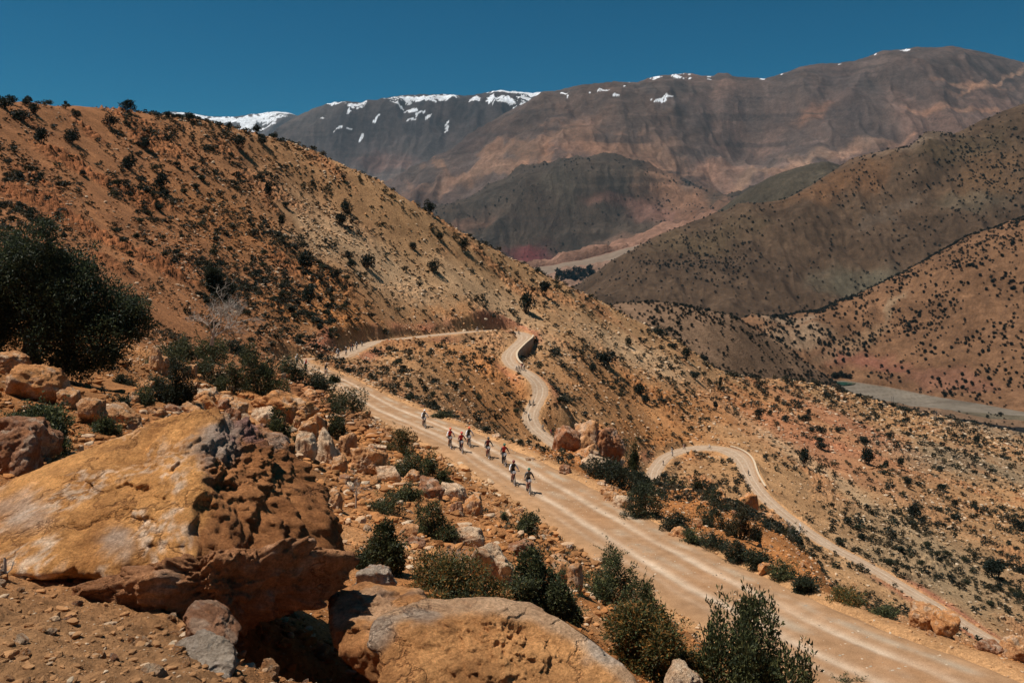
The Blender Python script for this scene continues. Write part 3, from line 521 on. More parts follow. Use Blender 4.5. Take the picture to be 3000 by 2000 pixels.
# road ribbon
def mat_road():
    m, nt, ns, b = nodemat('gravel_road')
    at = N(nt, 'ShaderNodeAttribute'); at.attribute_name = 'Col'; tc = N(nt, 'ShaderNodeTexCoord'); vec = tc.outputs['Object']
    n1 = noise_node(nt, vec, 1.6, 8, 0.6); r1 = ramp(nt, n1.outputs['Fac'], 0.3, (0.8, 0.78, 0.75), 0.7, (1.15, 1.15, 1.15))
    n2 = noise_node(nt, vec, 26, 5, 0.7); r2 = ramp(nt, n2.outputs['Fac'], 0.3, (0.72, 0.7, 0.68), 0.7, (1.25, 1.25, 1.25))
    col = mixc(nt, 1.0, mixc(nt, 1.0, at.outputs['Color'], r1.outputs[0], 'MULTIPLY'), r2.outputs[0], 'MULTIPLY')
    nt.links.new(col, b.inputs['Base Color']); b.inputs['Roughness'].default_value = 0.95; b.inputs['Specular IOR Level'].default_value = 0.1
    bp = N(nt, 'ShaderNodeBump'); bp.inputs['Distance'].default_value = 0.03; nt.links.new(n2.outputs['Fac'], bp.inputs['Height']); nt.links.new(bp.outputs[0], b.inputs['Normal'])
    return m
M_ROAD = mat_road()
T = np.gradient(RC[:, :2], axis=0); T /= np.linalg.norm(T, axis=1)[:, None]; NRM = np.stack([-T[:, 1], T[:, 0]], 1)
NA = 41; us = np.linspace(-1, 1, NA); ln = np.cumsum(np.r_[0, np.linalg.norm(np.diff(RC, axis=0), axis=1)])
hwn = RHW*(1+0.12*perlin3(ln/7, ln*0, ln*0+3)+0.07*perlin3(ln/2.2, ln*0, ln*0+7))+0.12
VX = RC[:, None, 0]+NRM[:, None, 0]*us*hwn[:, None]; VY = RC[:, None, 1]+NRM[:, None, 1]*us*hwn[:, None]
U = np.broadcast_to(us, VX.shape); LL = np.broadcast_to(ln[:, None], VX.shape)
wob = 0.08*perlin3(LL/18, U*0, U*0+1)+0.03*perlin3(LL/5, U*0, U*0+2)
trn = 0.75+0.5*perlin3(LL/5, U*6, U*0+6); tr = (np.exp(-((U-0.30-wob)/0.10)**2)+np.exp(-((U+0.36-wob)/0.09)**2)+0.45*np.exp(-((U-0.62-wob*2)/0.06)**2))*trn
VZ = RC[:, None, 2]+0.06*(1-tr)-0.13*ss(0.86, 1.0, np.abs(U))+0.02*fbm3(VX/0.8, VY/0.8, U*0, 3)
pale = np.array((0.53, 0.41, 0.30)); mid_ = np.array((0.34, 0.20, 0.108)); sh = np.array((0.36, 0.21, 0.11)); grav = np.array((0.38, 0.31, 0.23))
nq = fbm3(VX/3, VY/3, U*0+4, 4)
rc = mid_*(1-tr[..., None].clip(0, 1))+pale*tr[..., None].clip(0, 1)
ed = ss(0.5, 0.9, np.abs(U)+nq*0.2)[..., None]; rc = rc*(1-ed)+sh*ed
gq = (np.exp(-((U+0.02-wob)/0.12)**2)*ss(-.2, .5, nq)+np.exp(-((U+0.66)/0.09)**2)*ss(-.3, .4, nq))[..., None].clip(0, 1)*0.8; rc = rc*(1-gq)+grav*gq
rc = rc*(1+0.12*nq[..., None]); q = (ss(0.0, 0.5, fbm3(VX/5, VY/5, U*0+14, 4))*np.exp(-((U+0.1)/0.3)**2)*(1-ss(45, 75, VY)))[..., None]*0.55; rc = rc*(1-q)+np.array((0.36, 0.19, 0.09))*q
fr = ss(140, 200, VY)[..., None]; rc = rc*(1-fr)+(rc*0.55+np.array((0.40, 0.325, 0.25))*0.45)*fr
idx = np.arange(VX.size).reshape(VX.shape); q = np.stack([idx[:-1, :-1], idx[1:, :-1], idx[1:, 1:], idx[:-1, 1:]], -1).reshape(-1, 4)
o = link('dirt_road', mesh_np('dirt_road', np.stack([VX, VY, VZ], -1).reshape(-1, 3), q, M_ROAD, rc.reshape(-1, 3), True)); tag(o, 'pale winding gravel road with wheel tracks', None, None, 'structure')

# ------------------------------------------------------------------ rocks
_ico = {}
def ico(sub):
    if sub not in _ico:
        bm = bmesh.new(); bmesh.ops.create_icosphere(bm, subdivisions=sub, radius=1.0)
        v = np.array([p.co[:] for p in bm.verts]); f = np.array([[q.index for q in p.verts] for p in bm.faces]); bm.free()
        v /= np.linalg.norm(v, axis=1)[:, None]; _ico[sub] = (v, f)
    return _ico[sub]
def rock_shape(sub, planes, hs, k=22.0, rough=0.06, freq=1.6, octv=5, seed=0, pit=0.0):
    d, f = ico(sub); dots = d@planes.T; r = hs[None, :]/np.maximum(dots, 0.04)
    r = np.minimum(r, 40); r0 = r.min(1, keepdims=True)
    rr = (r0[:, 0]-np.log(np.exp(-k*(r-r0)/r0).sum(1))/k*r0[:, 0])
    V = d*rr[:, None]
    n = fbm3(V[:, 0]*freq+seed*3.7, V[:, 1]*freq+seed, V[:, 2]*freq-seed*1.9, octv, 0.55)
    rd = 1-np.abs(fbm3(V[:, 0]*freq*0.7+9+seed, V[:, 1]*freq*0.7, V[:, 2]*freq*0.7, 3))*1.5
    V = V*(1+rough*n+rough*0.6*(rd-0.5))[:, None]
    if pit:
        p = fbm3(V[:, 0]*freq*4, V[:, 1]*freq*4+seed, V[:, 2]*freq*4, 3); V = V*(1-pit*ss(0.0, 0.6, p))[:, None]
    return V, f
def ridged(V, f, o, off=0.0):
    V = V+0.35/f*np.stack([fbm3(V[:, 0]*f*1.3+q_, V[:, 1]*f*1.3, V[:, 2]*f*1.3+q_, 3) for q_ in (1.3, 7.7, 13.1)], 1)
    s_ = 0; a_ = 1.0
    for i in range(o):
        s_ = s_+a_*(1-2.2*np.abs(perlin3(V[:, 0]*f+off, V[:, 1]*f+i*3.1, V[:, 2]*f-off))); a_ *= 0.52; f *= 2.1
    return s_
def terr(V, f, k, o=4, off=0.0):
    n = fbm3(V[:, 0]*f+off, V[:, 1]*f, V[:, 2]*f-off, o)*k; fl = np.floor(n); return (fl+ss(0.42, 0.58, n-fl))/k
def folds(V, f, off=0.0, n=4):
    rg_ = np.random.default_rng(int(off*10)+3); s_ = 0; wp = 0.10*fbm3(V[:, 0]*2+off, V[:, 1]*2, V[:, 2]*2, 3)
    for i in range(n):
        d_ = rg_.normal(size=3); d_ /= np.linalg.norm(d_); q_ = (V@d_+wp)*f*rg_.uniform(.7, 1.4)+rg_.uniform(0, 9); s_ = s_+np.abs(q_-np.floor(q_)-0.5)*2-0.5
    return s_/n
def cracks(V, f, wd, off=0.0):
    n = fbm3(V[:, 0]*f+off, V[:, 1]*f*0.7, V[:, 2]*f*1.5, 4); return np.exp(-np.abs(n)/wd)*ss(-0.1, 0.25, fbm3(V[:, 0]*f*.8+9, V[:, 1]*f*.8, V[:, 2]*f*.8+off, 2))
def rand_planes(rg, n=14, flat=1.0):
    p = rg.normal(size=(n, 3)); p[:, 2] *= flat; p /= np.linalg.norm(p, axis=1)[:, None]
    base = np.array([[1,0,0],[-1,0,0],[0,1,0],[0,-1,0],[0,0,1],[0,0,-1]], float)+rg.normal(size=(6, 3))*0.28
    base /= np.linalg.norm(base, axis=1)[:, None]
    return np.vstack([p, base]), np.concatenate([rg.uniform(0.72, 1.05, n), rg.uniform(0.7, 0.95, 6)])
def rock_cols(V, base, seed, dirt=0.5):
    s = max(1e-3, np.abs(V).max()); x, y, z = (V/s*1.8).T
    n = fbm3(x+seed, y*1.3, z*1.3+seed, 4)[:, None]; n2 = fbm3(x*2.2+seed+7, y*2.2, z*2.2, 4)[:, None]
    c = np.array(base)*(1+0.15*n2)
    q = ss(0.12, 0.5, n)*dirt; c = c*(1-q)+np.array((0.60, 0.50, 0.38))*q
    q = ss(0.15, 0.6, -n)*0.6; c = c*(1-q)+np.array((0.40, 0.165, 0.062))*q
    q = ss(0.35, 0.7, n2)*0.45; c = c*(1-q)+np.array((0.24, 0.19, 0.16))*q
    return np.clip(c, 0.02, 0.9)
ROCKC = {'ochre': (0.60, 0.32, 0.145), 'pale': (0.68, 0.49, 0.32), 'grey': (0.46, 0.38, 0.30), 'brown': (0.37, 0.185, 0.10), 'orange': (0.62, 0.30, 0.115)}
OCC = []
def boulder(px0, py0, px1, py1, label, colr='ochre', Y=None, sub=5, deep=0.95, sink=0.22, seed=None, cat='boulder', flat=1.0, k=20, group=None, tilt=None, rough=0.055):
    seed = len(OCC)+1 if seed is None else seed; rg = np.random.default_rng(seed*13+5)
    pxc = (px0+px1)/2; pb = py1-(py1-py0)*0.12
    if Y is None:
        p, r_ = ground_at(pxc, pb); Y = p[1]
    else: Y = snap_y(pxc, pb, Y)
    W = (px1-px0)/F*Y; H = (py1-py0)/F*Y
    pl, hs = rand_planes(rg, 12, flat); V, f = rock_shape(sub, pl, hs, k, rough, 1.5, 6 if sub > 4 else 4, seed)
    mn, mx = V.min(0), V.max(0); V = (V-(mn+mx)/2)/(mx-mn)
    nr = V/np.linalg.norm(V, axis=1)[:, None]
    V = V+nr*(0.012*ridged(V+seed, 3.0, 4 if sub < 6 else 6, 1.0)+0.13*folds(V, 2.2, seed*1.0)+0.05*folds(V, 5.0, seed+2.0)+0.04*terr(V+seed, 2.2, 3, 4, 1.0)+0.012*fbm3(V[:, 0]*14+seed, V[:, 1]*14, V[:, 2]*14, 2)-0.035*cracks(V+seed, 2.6, 0.03, 2.0)-0.01)[:, None]
    V = V*np.array((W, (W+H)*0.5*deep, H*(1+sink)))*1.04
    c0 = P(pxc, (py0+py1)/2, Y); c0[2] -= H*sink/2; c0[1] += (W+H)*0.12
    low_ = c0[2]-H*(1+sink)*0.5; zt_ = height(c0[0], c0[1])
    if low_ > zt_-0.12*H: c0[2] -= low_-(zt_-0.12*H)
    me = mesh_np('rock', V, f, M_ROCKN if Y < 30 else M_ROCKM, rock_cols(V, ROCKC[colr], seed), smooth=(sub >= 5))
    o = link('boulder' if cat == 'boulder' else 'rock', me, loc=c0); tag(o, label, cat, group); OCC.append((c0, W))
    return o
def hull_rock(pts, label, colr, sub=7, k=26, rough=0.03, freq=1.5, pit=0.0, seed=1, tint=None, expand=1.02, cat='boulder', crag=None):
    W = np.array([P(*p) for p in pts]); c0 = W.mean(0); W = W-c0
    bm = bmesh.new()
    for p in W: bm.verts.new(p)
    bmesh.ops.convex_hull(bm, input=bm.verts); bm.normal_update()
    pl = []; hs = []
    for fa in bm.faces:
        n = np.array(fa.normal); d = float(n@np.array(fa.verts[0].co))
        if d < 0: n, d = -n, -d
        pl.append(n); hs.append(max(d, 0.05)*expand)
    bm.free()
    s = np.abs(W).max(); V, f = rock_shape(sub, np.array(pl), np.array(hs)/s, k, rough, freq, 7, seed, pit); V *= s
    if crag is not None:
        nr = V/np.linalg.norm(V, axis=1)[:, None]; V = V+nr*crag(V, V+c0)[:, None]
    cc = rock_cols(V, ROCKC[colr], seed, 0.35)
    if tint is not None: cc = tint(V, V+c0, cc)
    o = link('boulder', mesh_np('rock', V, f, M_ROCKN, cc, True), loc=c0); tag(o, label, cat); OCC.append((c0, 1.0)); return o
def hero_crag(V, Wd):
    px = CX+Wd[:, 0]/Wd[:, 1]*F; py = CY-Wd[:, 2]/Wd[:, 1]*F; n = fbm3(V[:, 0]*2.2, V[:, 1]*2.2, V[:, 2]*2.2, 5)
    e = ss(-25, 40, px-(610-(py-1500)*0.08)+n*60)
    rough = 0.18*folds(V, 1.3, 4.0)+0.12*folds(V, 3.5, 6.0)+0.05*terr(V, 3.2, 2.5, 5, 3.0)+0.06*fbm3(V[:, 0]*5, V[:, 1]*5, V[:, 2]*5, 5)+0.032*fbm3(V[:, 0]*16, V[:, 1]*16, V[:, 2]*16, 4)-0.05*cracks(V, 2.2, 0.03, 1.0)-0.03
    cleft = -0.14*np.exp(-((px-600+n*30)/26)**2)*ss(1420, 1520, py)
    sm_ = 0.16*folds(V, 1.0, 2.0)+0.05*folds(V, 3.0, 5.0)+0.012*ridged(V, 1.6, 6, 1.0)+0.05*terr(V, 0.9, 5, 5, 2.0)+0.035*terr(V, 3.0, 3, 4, 5.0)+0.008*fbm3(V[:, 0]*14, V[:, 1]*14, V[:, 2]*14, 3)-0.035*cracks(V, 1.3, 0.018, 3.0)
    step = -0.03*ss(0.0, 0.06, fbm3(V[:, 0]*1.1+2, V[:, 1]*1.1, V[:, 2]*2.4, 4)-0.12)
    return rough*e+(sm_+step)*(1-e)+cleft
def slab_crag(V, Wd): return 0.24*folds(V, 1.4, 7.0)+0.13*folds(V, 4.0, 8.0)+0.06*terr(V, 3.5, 2.5, 5, 2.0)+0.05*fbm3(V[:, 0]*5, V[:, 1]*5, V[:, 2]*7, 5)+0.03*fbm3(V[:, 0]*9, V[:, 1]*9, V[:, 2]*14, 4)-0.07*cracks(V, 2.0, 0.03, 6.0)-0.04
def front_crag(V, Wd):
    px = CX+Wd[:, 0]/Wd[:, 1]*F; py = CY-Wd[:, 2]/Wd[:, 1]*F
    d = py-np.interp(px, [1080, 1230, 1560, 1700, 1850, 1900], [1850, 1735, 1765, 1850, 1960, 2050]); e = ss(40, 90, d+25*fbm3(V[:, 0]*3, V[:, 1]*3, V[:, 2]*3, 3))
    return 0.10*folds(V, 1.3, 9.0)+(0.10*folds(V, 3.0, 3.0)+0.03*terr(V, 5, 2.5, 4, 1.0)+0.012*ridged(V, 6.0, 3, 2.0)+0.022*fbm3(V[:, 0]*13, V[:, 1]*13, V[:, 2]*13, 4)-0.045)*e+(1-e)*(0.008*ridged(V, 1.8, 6, 4.0)+0.05*terr(V, 1.6, 4, 4, 7.0))-0.035*cracks(V, 1.6, 0.02, 4.0)
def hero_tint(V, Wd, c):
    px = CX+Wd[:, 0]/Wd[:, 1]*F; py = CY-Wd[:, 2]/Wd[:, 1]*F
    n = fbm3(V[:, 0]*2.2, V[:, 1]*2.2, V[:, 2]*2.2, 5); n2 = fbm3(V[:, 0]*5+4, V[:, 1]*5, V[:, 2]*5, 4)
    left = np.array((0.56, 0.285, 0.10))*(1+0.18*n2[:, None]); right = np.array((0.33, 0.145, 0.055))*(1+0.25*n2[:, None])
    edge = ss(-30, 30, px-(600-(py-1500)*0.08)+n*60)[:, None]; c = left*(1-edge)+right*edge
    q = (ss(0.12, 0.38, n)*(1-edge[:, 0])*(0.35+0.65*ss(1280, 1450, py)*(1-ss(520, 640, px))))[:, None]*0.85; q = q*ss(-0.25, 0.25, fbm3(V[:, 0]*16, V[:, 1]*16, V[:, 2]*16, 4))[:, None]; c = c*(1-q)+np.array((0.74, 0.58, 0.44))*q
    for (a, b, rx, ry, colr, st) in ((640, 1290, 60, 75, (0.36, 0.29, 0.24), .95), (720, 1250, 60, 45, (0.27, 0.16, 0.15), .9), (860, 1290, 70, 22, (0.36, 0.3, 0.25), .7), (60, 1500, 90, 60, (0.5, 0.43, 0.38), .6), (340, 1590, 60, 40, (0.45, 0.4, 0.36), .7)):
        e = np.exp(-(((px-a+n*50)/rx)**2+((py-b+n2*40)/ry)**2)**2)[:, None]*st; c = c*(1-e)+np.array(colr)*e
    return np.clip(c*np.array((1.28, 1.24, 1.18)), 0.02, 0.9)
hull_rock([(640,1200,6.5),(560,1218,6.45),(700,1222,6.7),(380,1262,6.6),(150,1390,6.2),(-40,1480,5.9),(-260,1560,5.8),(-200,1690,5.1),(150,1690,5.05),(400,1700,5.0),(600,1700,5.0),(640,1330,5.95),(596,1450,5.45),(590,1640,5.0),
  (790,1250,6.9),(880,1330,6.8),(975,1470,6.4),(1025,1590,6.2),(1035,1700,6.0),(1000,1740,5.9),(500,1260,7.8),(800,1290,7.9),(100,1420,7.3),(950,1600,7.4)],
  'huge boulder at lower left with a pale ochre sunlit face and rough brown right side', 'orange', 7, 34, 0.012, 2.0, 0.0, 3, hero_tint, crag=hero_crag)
def slab_tint(V, Wd, c):
    n2 = fbm3(V[:, 0]*4+4, V[:, 1]*4, V[:, 2]*4, 4)[:, None]; c = np.array((0.50, 0.24, 0.11))*(1+0.3*n2)
    q = ss(0.2, 0.6, n2)*0.5; c = c*(1-q)+np.array((0.52, 0.4, 0.3))*q; return np.clip(c, .02, .9)
hull_rock([(215,1725,4.75),(300,1700,4.9),(400,1650,5.0),(560,1640,5.0),(640,1655,4.95),(720,1605,5.05),(860,1588,5.1),(1000,1600,5.25),(1045,1680,5.4),(1020,1730,5.4),(880,1815,5.25),(700,1892,5.1),(560,1860,5.05),(380,1815,4.95),(235,1790,4.85),(300,1700,5.8),(900,1650,6.2),(700,1800,5.9)],
  'dark overhanging slab jutting out under the huge ochre boulder', 'brown', 7, 34, 0.05, 2.4, 0.06, 9, slab_tint, crag=slab_crag)
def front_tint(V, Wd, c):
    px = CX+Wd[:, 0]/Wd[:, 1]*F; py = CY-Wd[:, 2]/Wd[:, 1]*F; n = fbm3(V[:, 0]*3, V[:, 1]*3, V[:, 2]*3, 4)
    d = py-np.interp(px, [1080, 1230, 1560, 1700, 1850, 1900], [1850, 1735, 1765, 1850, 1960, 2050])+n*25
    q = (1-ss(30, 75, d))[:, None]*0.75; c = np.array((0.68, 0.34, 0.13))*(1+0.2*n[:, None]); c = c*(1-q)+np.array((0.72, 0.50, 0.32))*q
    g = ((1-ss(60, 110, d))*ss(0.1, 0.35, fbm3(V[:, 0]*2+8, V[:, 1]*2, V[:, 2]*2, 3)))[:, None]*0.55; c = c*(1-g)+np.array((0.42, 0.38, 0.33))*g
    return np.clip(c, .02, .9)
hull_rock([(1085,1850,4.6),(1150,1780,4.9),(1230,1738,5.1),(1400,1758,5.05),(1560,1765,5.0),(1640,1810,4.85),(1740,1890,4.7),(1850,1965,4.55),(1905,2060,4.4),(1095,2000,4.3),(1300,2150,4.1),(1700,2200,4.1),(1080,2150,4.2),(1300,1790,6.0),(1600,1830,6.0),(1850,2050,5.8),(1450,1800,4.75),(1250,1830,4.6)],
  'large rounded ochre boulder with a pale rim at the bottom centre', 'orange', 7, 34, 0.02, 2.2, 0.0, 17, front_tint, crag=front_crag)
hull_rock([(985,1745,5.6),(1060,1722,5.8),(1170,1728,5.8),(1235,1760,5.6),(1210,1830,5.2),(1090,1880,5.0),(1010,1900,5.1),(1000,1850,5.2),(1100,2000,4.95),(1150,1740,6.6),(1000,1760,6.4),(1190,1980,4.95)],
  'orange rock wedged between the dark hollow and the rounded boulder', 'orange', 6, 30, 0.04, 2.0, 0.04, 23, crag=lambda V, W_: 0.05*ridged(V, 3, 5, 6.0))
hull_rock([(485,2010,3.55),(520,1900,3.7),(600,1850,3.8),(670,1890,3.75),(680,1930,3.65),(640,2020,3.5),(470,2120,3.4),(640,2120,3.4),(590,1880,4.2),(660,1980,4.1)], 'pale grey angular rock at the bottom edge left of centre', 'grey', 6, 30, 0.04, 1.6, 0.02, 31, cat='rock', crag=lambda V, W_: 0.022*ridged(V, 5, 5, 6.0))
hull_rock([(552,1790,4.25),(590,1762,4.35),(650,1775,4.4),(695,1830,4.35),(690,1885,4.2),(620,1880,4.1),(570,1850,4.15),(560,1900,4.3),(660,1800,4.7)], 'grey-brown rock propped against the dark overhanging slab', 'brown', 6, 30, 0.04, 1.6, 0.02, 33, cat='rock', crag=lambda V, W_: 0.02*ridged(V, 5, 5, 7.0))
RK = [ # px0,py0,px1,py1,colour,Y,label
 (-30,1035,66,1105,'ochre',24,'rounded ochre boulder at the left edge under the dark tree'), (-5,1078,166,1182,'orange',14,'big smooth ochre boulder at the left edge below the tree trunk'),
 (-60,1222,138,1348,'brown',9.2,'dark brown craggy rock at the left edge above the huge boulder'), (-40,1270,90,1405,'brown',8.0,'flat-faced brown rock at the left edge touching the huge boulder'),
 (152,1142,222,1200,'ochre',14,'small pyramid rock just right of the big smooth boulder'), (215,1170,302,1255,'ochre',12,'pointed ochre rock left of a leafy sprig'), (280,1188,416,1256,'ochre',12,'long low ochre rock right of the pointed rock'),
 (433,930,470,990,'ochre',34,'upright pinnacle rock left of the bare tree'), (462,938,493,985,'ochre',34.5,'short pinnacle rock beside the taller pinnacle'), (425,970,475,992,'ochre',34,'low rock at the foot of the pinnacles'), (524,968,572,1006,'ochre',37,'ochre rock under the bare tree'),
 (540,1116,572,1148,'ochre',24,'small rock left of the stacked rocks behind the huge boulder'), (566,1117,633,1153,'pale',24,'rock on top of the stacked rocks behind the huge boulder'), (562,1136,624,1168,'ochre',23,'second rock down in the stack behind the huge boulder'), (620,1133,680,1168,'ochre',24,'leaning rock at the right of the stack'),
 (572,1160,632,1200,'orange',21.5,'orange block at the foot of the stack'), (632,1166,668,1200,'brown',22,'dark block between two ochre blocks of the stack'), (655,1156,720,1200,'ochre',22,'long block right of the stack'), (655,1186,704,1222,'brown',20,'wedge rock resting behind the top of the huge boulder'),
 (404,1116,450,1150,'ochre',24,'flat rock left of the large mid bush'), (358,1150,402,1188,'ochre',20,'rounded rock in front of the leafy sprigs'), (532,1182,590,1220,'ochre',18,'rounded rock above the crest of the huge boulder'), (430,1190,480,1222,'ochre',18,'low rock behind the crest of the huge boulder'),(480,1186,530,1215,'brown',18,'brown low rock behind the crest of the huge boulder'),
 (741,1150,914,1240,'orange',None,'big wedge-shaped orange boulder behind the top of the huge boulder'), (730,1195,806,1250,'pale',None,'pale rock in front of the wedge-shaped orange boulder'), (780,1222,834,1262,'ochre',None,'rounded rock below the wedge-shaped boulder'),
 (850,1226,880,1262,'ochre',None,'small round rock left of the leaning pointed rock'), (868,1233,928,1282,'ochre',None,'round ochre rock below the wedge-shaped boulder'), (915,1212,952,1272,'ochre',None,'upright pointed rock behind the round ochre rock'),
 (862,1275,924,1356,'pale',None,'cracked pale block left of the shattered pale boulder'), (915,1262,1000,1380,'pale',None,'shattered pale boulder in the middle of the rock pile'), (990,1272,1045,1350,'ochre',None,'standing slab at the right of the shattered pale boulder'), (960,1340,1012,1392,'ochre',None,'dark cleft rock at the foot of the shattered boulder'),
 (1025,1312,1126,1402,'ochre',None,'large flat-topped ochre boulder right of the rock pile'), (1096,1368,1176,1418,'pale',None,'domed pale boulder beside the upright bush'), (1180,1382,1232,1416,'ochre',None,'small ochre rock between the domed boulder and the upright bush'),
 (1225,1408,1298,1470,'brown',None,'brown-topped block behind two round bushes'), (1288,1418,1366,1474,'pale',None,'pale block right of the brown-topped block'), (1352,1456,1414,1516,'orange',None,'orange rock below the pale block'), (1318,1470,1356,1512,'brown',None,'dark rock left of the orange rock'),
 (1330,1552,1418,1606,'pale',None,'pale slab above the big split boulder'), (1376,1600,1498,1722,'pale',None,'big pale split boulder with a dark right side'), (1480,1588,1572,1640,'brown',None,'brown rock behind the spiky bush'), (1617,1650,1704,1738,'ochre',None,'blocky ochre boulder right of the spiky bush'),
 (1042,1670,1152,1745,'grey',9.5,'pale grey blocky rock behind the orange wedged rock'), (1170,1545,1225,1590,'ochre',None,'ochre rock above the long low bush'), (1180,1575,1245,1606,'brown',None,'flat brown rock above the long low bush'),(1300,1630,1345,1665,'ochre',None,'rock at the left of the split boulder'),
 (1945,1962,2062,2060,'pale',7.5,'pale boulder at the bottom edge between two large bushes'), (2318,1944,2384,2010,'pale',11,'pale rock at the bottom edge right of the large green bush'), (2420,1990,2500,2040,'pale',11,'pale rock cut off by the bottom edge beside the road'),
 (1735,1634,1768,1656,'pale',None,'small white rock above the tall spiky bush'), (1659,1596,1678,1616,'grey',None,'small grey stone beside the road edge'), (955,1440,1000,1500,'ochre',None,'ochre rock right of the huge boulder'),(990,1395,1030,1425,'brown',None,'small brown rock below the rock pile'),(1160,1370,1190,1392,'ochre',None,'small rock beside the domed boulder'),
 (1638,1362,1676,1390,'brown',62,'brown rock on the far verge of the near road'), (1706,1336,1800,1384,'pale',62,'pale flat slab below the rocky knoll'), (1790,1320,1830,1350,'pale',66,'pale rock at the right end of the pale slab'),
 (1622,1250,1700,1330,'brown',76,'left block of the rocky knoll beyond the near road'), (1680,1238,1762,1335,'ochre',78,'tallest rounded block of the rocky knoll'), (1740,1245,1832,1345,'brown',79,'right block of the rocky knoll'), (1690,1300,1760,1352,'ochre',70,'lower block at the foot of the rocky knoll'),
 (1760,1424,1800,1452,'ochre',54,'first of the verge rocks right of the pale slab'), (1795,1456,1858,1502,'pale',49,'pale verge rock in front of the dark round bush'), (1855,1486,1892,1524,'ochre',47,'squarish verge rock right of the pale verge rock'), (1768,1440,1812,1474,'ochre',52,'verge rock above the pale verge rock'),
 (1960,1546,2016,1584,'ochre',44,'ochre verge rock left of the long bush row'), (2222,1652,2268,1682,'orange',38,'orange verge rock in front of the long bush row'), (2066,1560,2100,1590,'orange',41.5,'small orange verge rock inside the bush row'),(2030,1520,2062,1552,'ochre',46,'rock peeping above the verge behind the bushes'),
 (2092,1434,2132,1472,'orange',86,'small orange block on the spur right of the orange soil'), (2155,1448,2220,1510,'orange',84,'large orange crag on the spur beside the lower road'), (2215,1505,2270,1545,'ochre',82,'ochre crag below the large orange crag'),(2120,1462,2160,1490,'ochre',85,'ochre block between two orange crags'),
 (2672,1782,2770,1850,'ochre',32,'big ochre rock on the verge overlooking the lower road'), (2740,1800,2812,1864,'orange',31.5,'orange rock leaning on the big ochre verge rock'), (2940,1864,3010,1920,'ochre',29,'ochre rock at the right edge of the near road verge'), (2870,1868,2940,1900,'brown',29.5,'low brown rock left of the right-edge rock'),
 (1540,1340,1572,1360,'pale',68,'small pale rock on the verge behind the cyclists'), (1340,1232,1362,1246,'pale',82,'small pale rock above the leading cyclists'),(1440,1270,1466,1282,'pale',74,'flat pale rock at the verge behind the cyclist in dark red')]
for i, (a, b, c_, d, colr, Y, lab) in enumerate(RK):
    big = (c_-a) > 60
    boulder(a, b, c_, d, lab, colr, Y, 6 if (c_-a) > 90 else 5 if big else 4, cat='boulder' if big else 'rock', seed=i+40, k=24, sink=0.3)

# ------------------------------------------------------------------ scattering helpers
def cell_sampler(r0, r1, c0=None, c1=None):
    a = Xg[r0:r1]; dx = np.diff(Xg[r0:r1+1], axis=1)[:-1]; dy = np.diff(Yg[r0:r1+1], axis=0)[:, :-1]
    return np.abs(dx*dy)
def scatter(a, b, n, dens=None, pmin=-150, pmax=3150, vis=True, seed=0, screenw=0.0):
    """n positions on the terrain between two feature lines, uniform over ground area (weighted by dens)"""
    rg = np.random.default_rng(seed); r0, r1 = ROWI[a], ROWI[b]; c0, c1 = col_of(pmin), col_of(pmax)
    dx = np.diff(Xg[r0:r1, c0:c1+1], axis=1); dy = np.diff(Yg[r0:r1+1, c0:c1], axis=0); ar = np.abs(dx*dy)
    if screenw: ar = ar/(Yg[r0:r1, c0:c1]**screenw)
    if dens is not None: ar = ar*dens(pxg[r0:r1, c0:c1], PYd[r0:r1, c0:c1], Xg[r0:r1, c0:c1], Yg[r0:r1, c0:c1], r0, c0)
    if vis: ar = ar*(0.12+0.88*(PYd[r0:r1, c0:c1] <= VIS[r0:r1, c0:c1]+6))
    cs = np.cumsum(ar.ravel()); k = np.searchsorted(cs, rg.uniform(0, cs[-1], n)); rr, cc = np.unravel_index(np.minimum(k, ar.size-1), ar.shape)
    rr = rr+r0; cc = cc+c0; u = rg.uniform(0, 1, n); v = rg.uniform(0, 1, n)
    def lerp(G): return (G[rr, cc]*(1-u)*(1-v)+G[rr, cc+1]*u*(1-v)+G[rr+1, cc]*(1-u)*v+G[rr+1, cc+1]*u*v)
    return np.stack([lerp(Xg), lerp(Yg), lerp(Zg)], 1), rr, cc
def merge_scatter(protos, pos, size, rot, seed, colr, jit=0.25, zoff=0.0, flat=1.0):
    """protos: list of (V,F[,col]); one merged mesh"""
    rg = np.random.default_rng(seed); which = rg.integers(0, len(protos), len(pos)); Vs = []; Fs = []; Cs = []; off_ = 0
    for w_ in range(len(protos)):
        m = np.where(which == w_)[0]
        if not len(m): continue
        V, Fc = protos[w_][:2]; nv = len(V); ca, sa = np.cos(rot[m]), np.sin(rot[m])
        sc_ = size[m][:, None]*(1+rg.uniform(-jit, jit, (len(m), 3))); sc_[:, 2] *= flat
        q = V[None]*sc_[:, None, :]
        x = q[..., 0]*ca[:, None]-q[..., 1]*sa[:, None]; y = q[..., 0]*sa[:, None]+q[..., 1]*ca[:, None]
        W = np.stack([x, y, q[..., 2]], -1)+pos[m][:, None, :]; W[..., 2] += (zoff*size[m])[:, None]
        Vs.append(W.reshape(-1, 3)); Fs.append((Fc[None]+(np.arange(len(m))*nv)[:, None, None]).reshape(-1, Fc.shape[1])+off_); off_ += len(m)*nv
        cc = colr[m][:, None, :]*(protos[w_][2][None] if len(protos[w_]) > 2 else np.ones((1, nv, 1)))
        Cs.append(np.broadcast_to(cc, (len(m), nv, 3)).reshape(-1, 3))
    return np.concatenate(Vs), np.concatenate(Fs), np.concatenate(Cs)
rgp = np.random.default_rng(11)
STONES = []
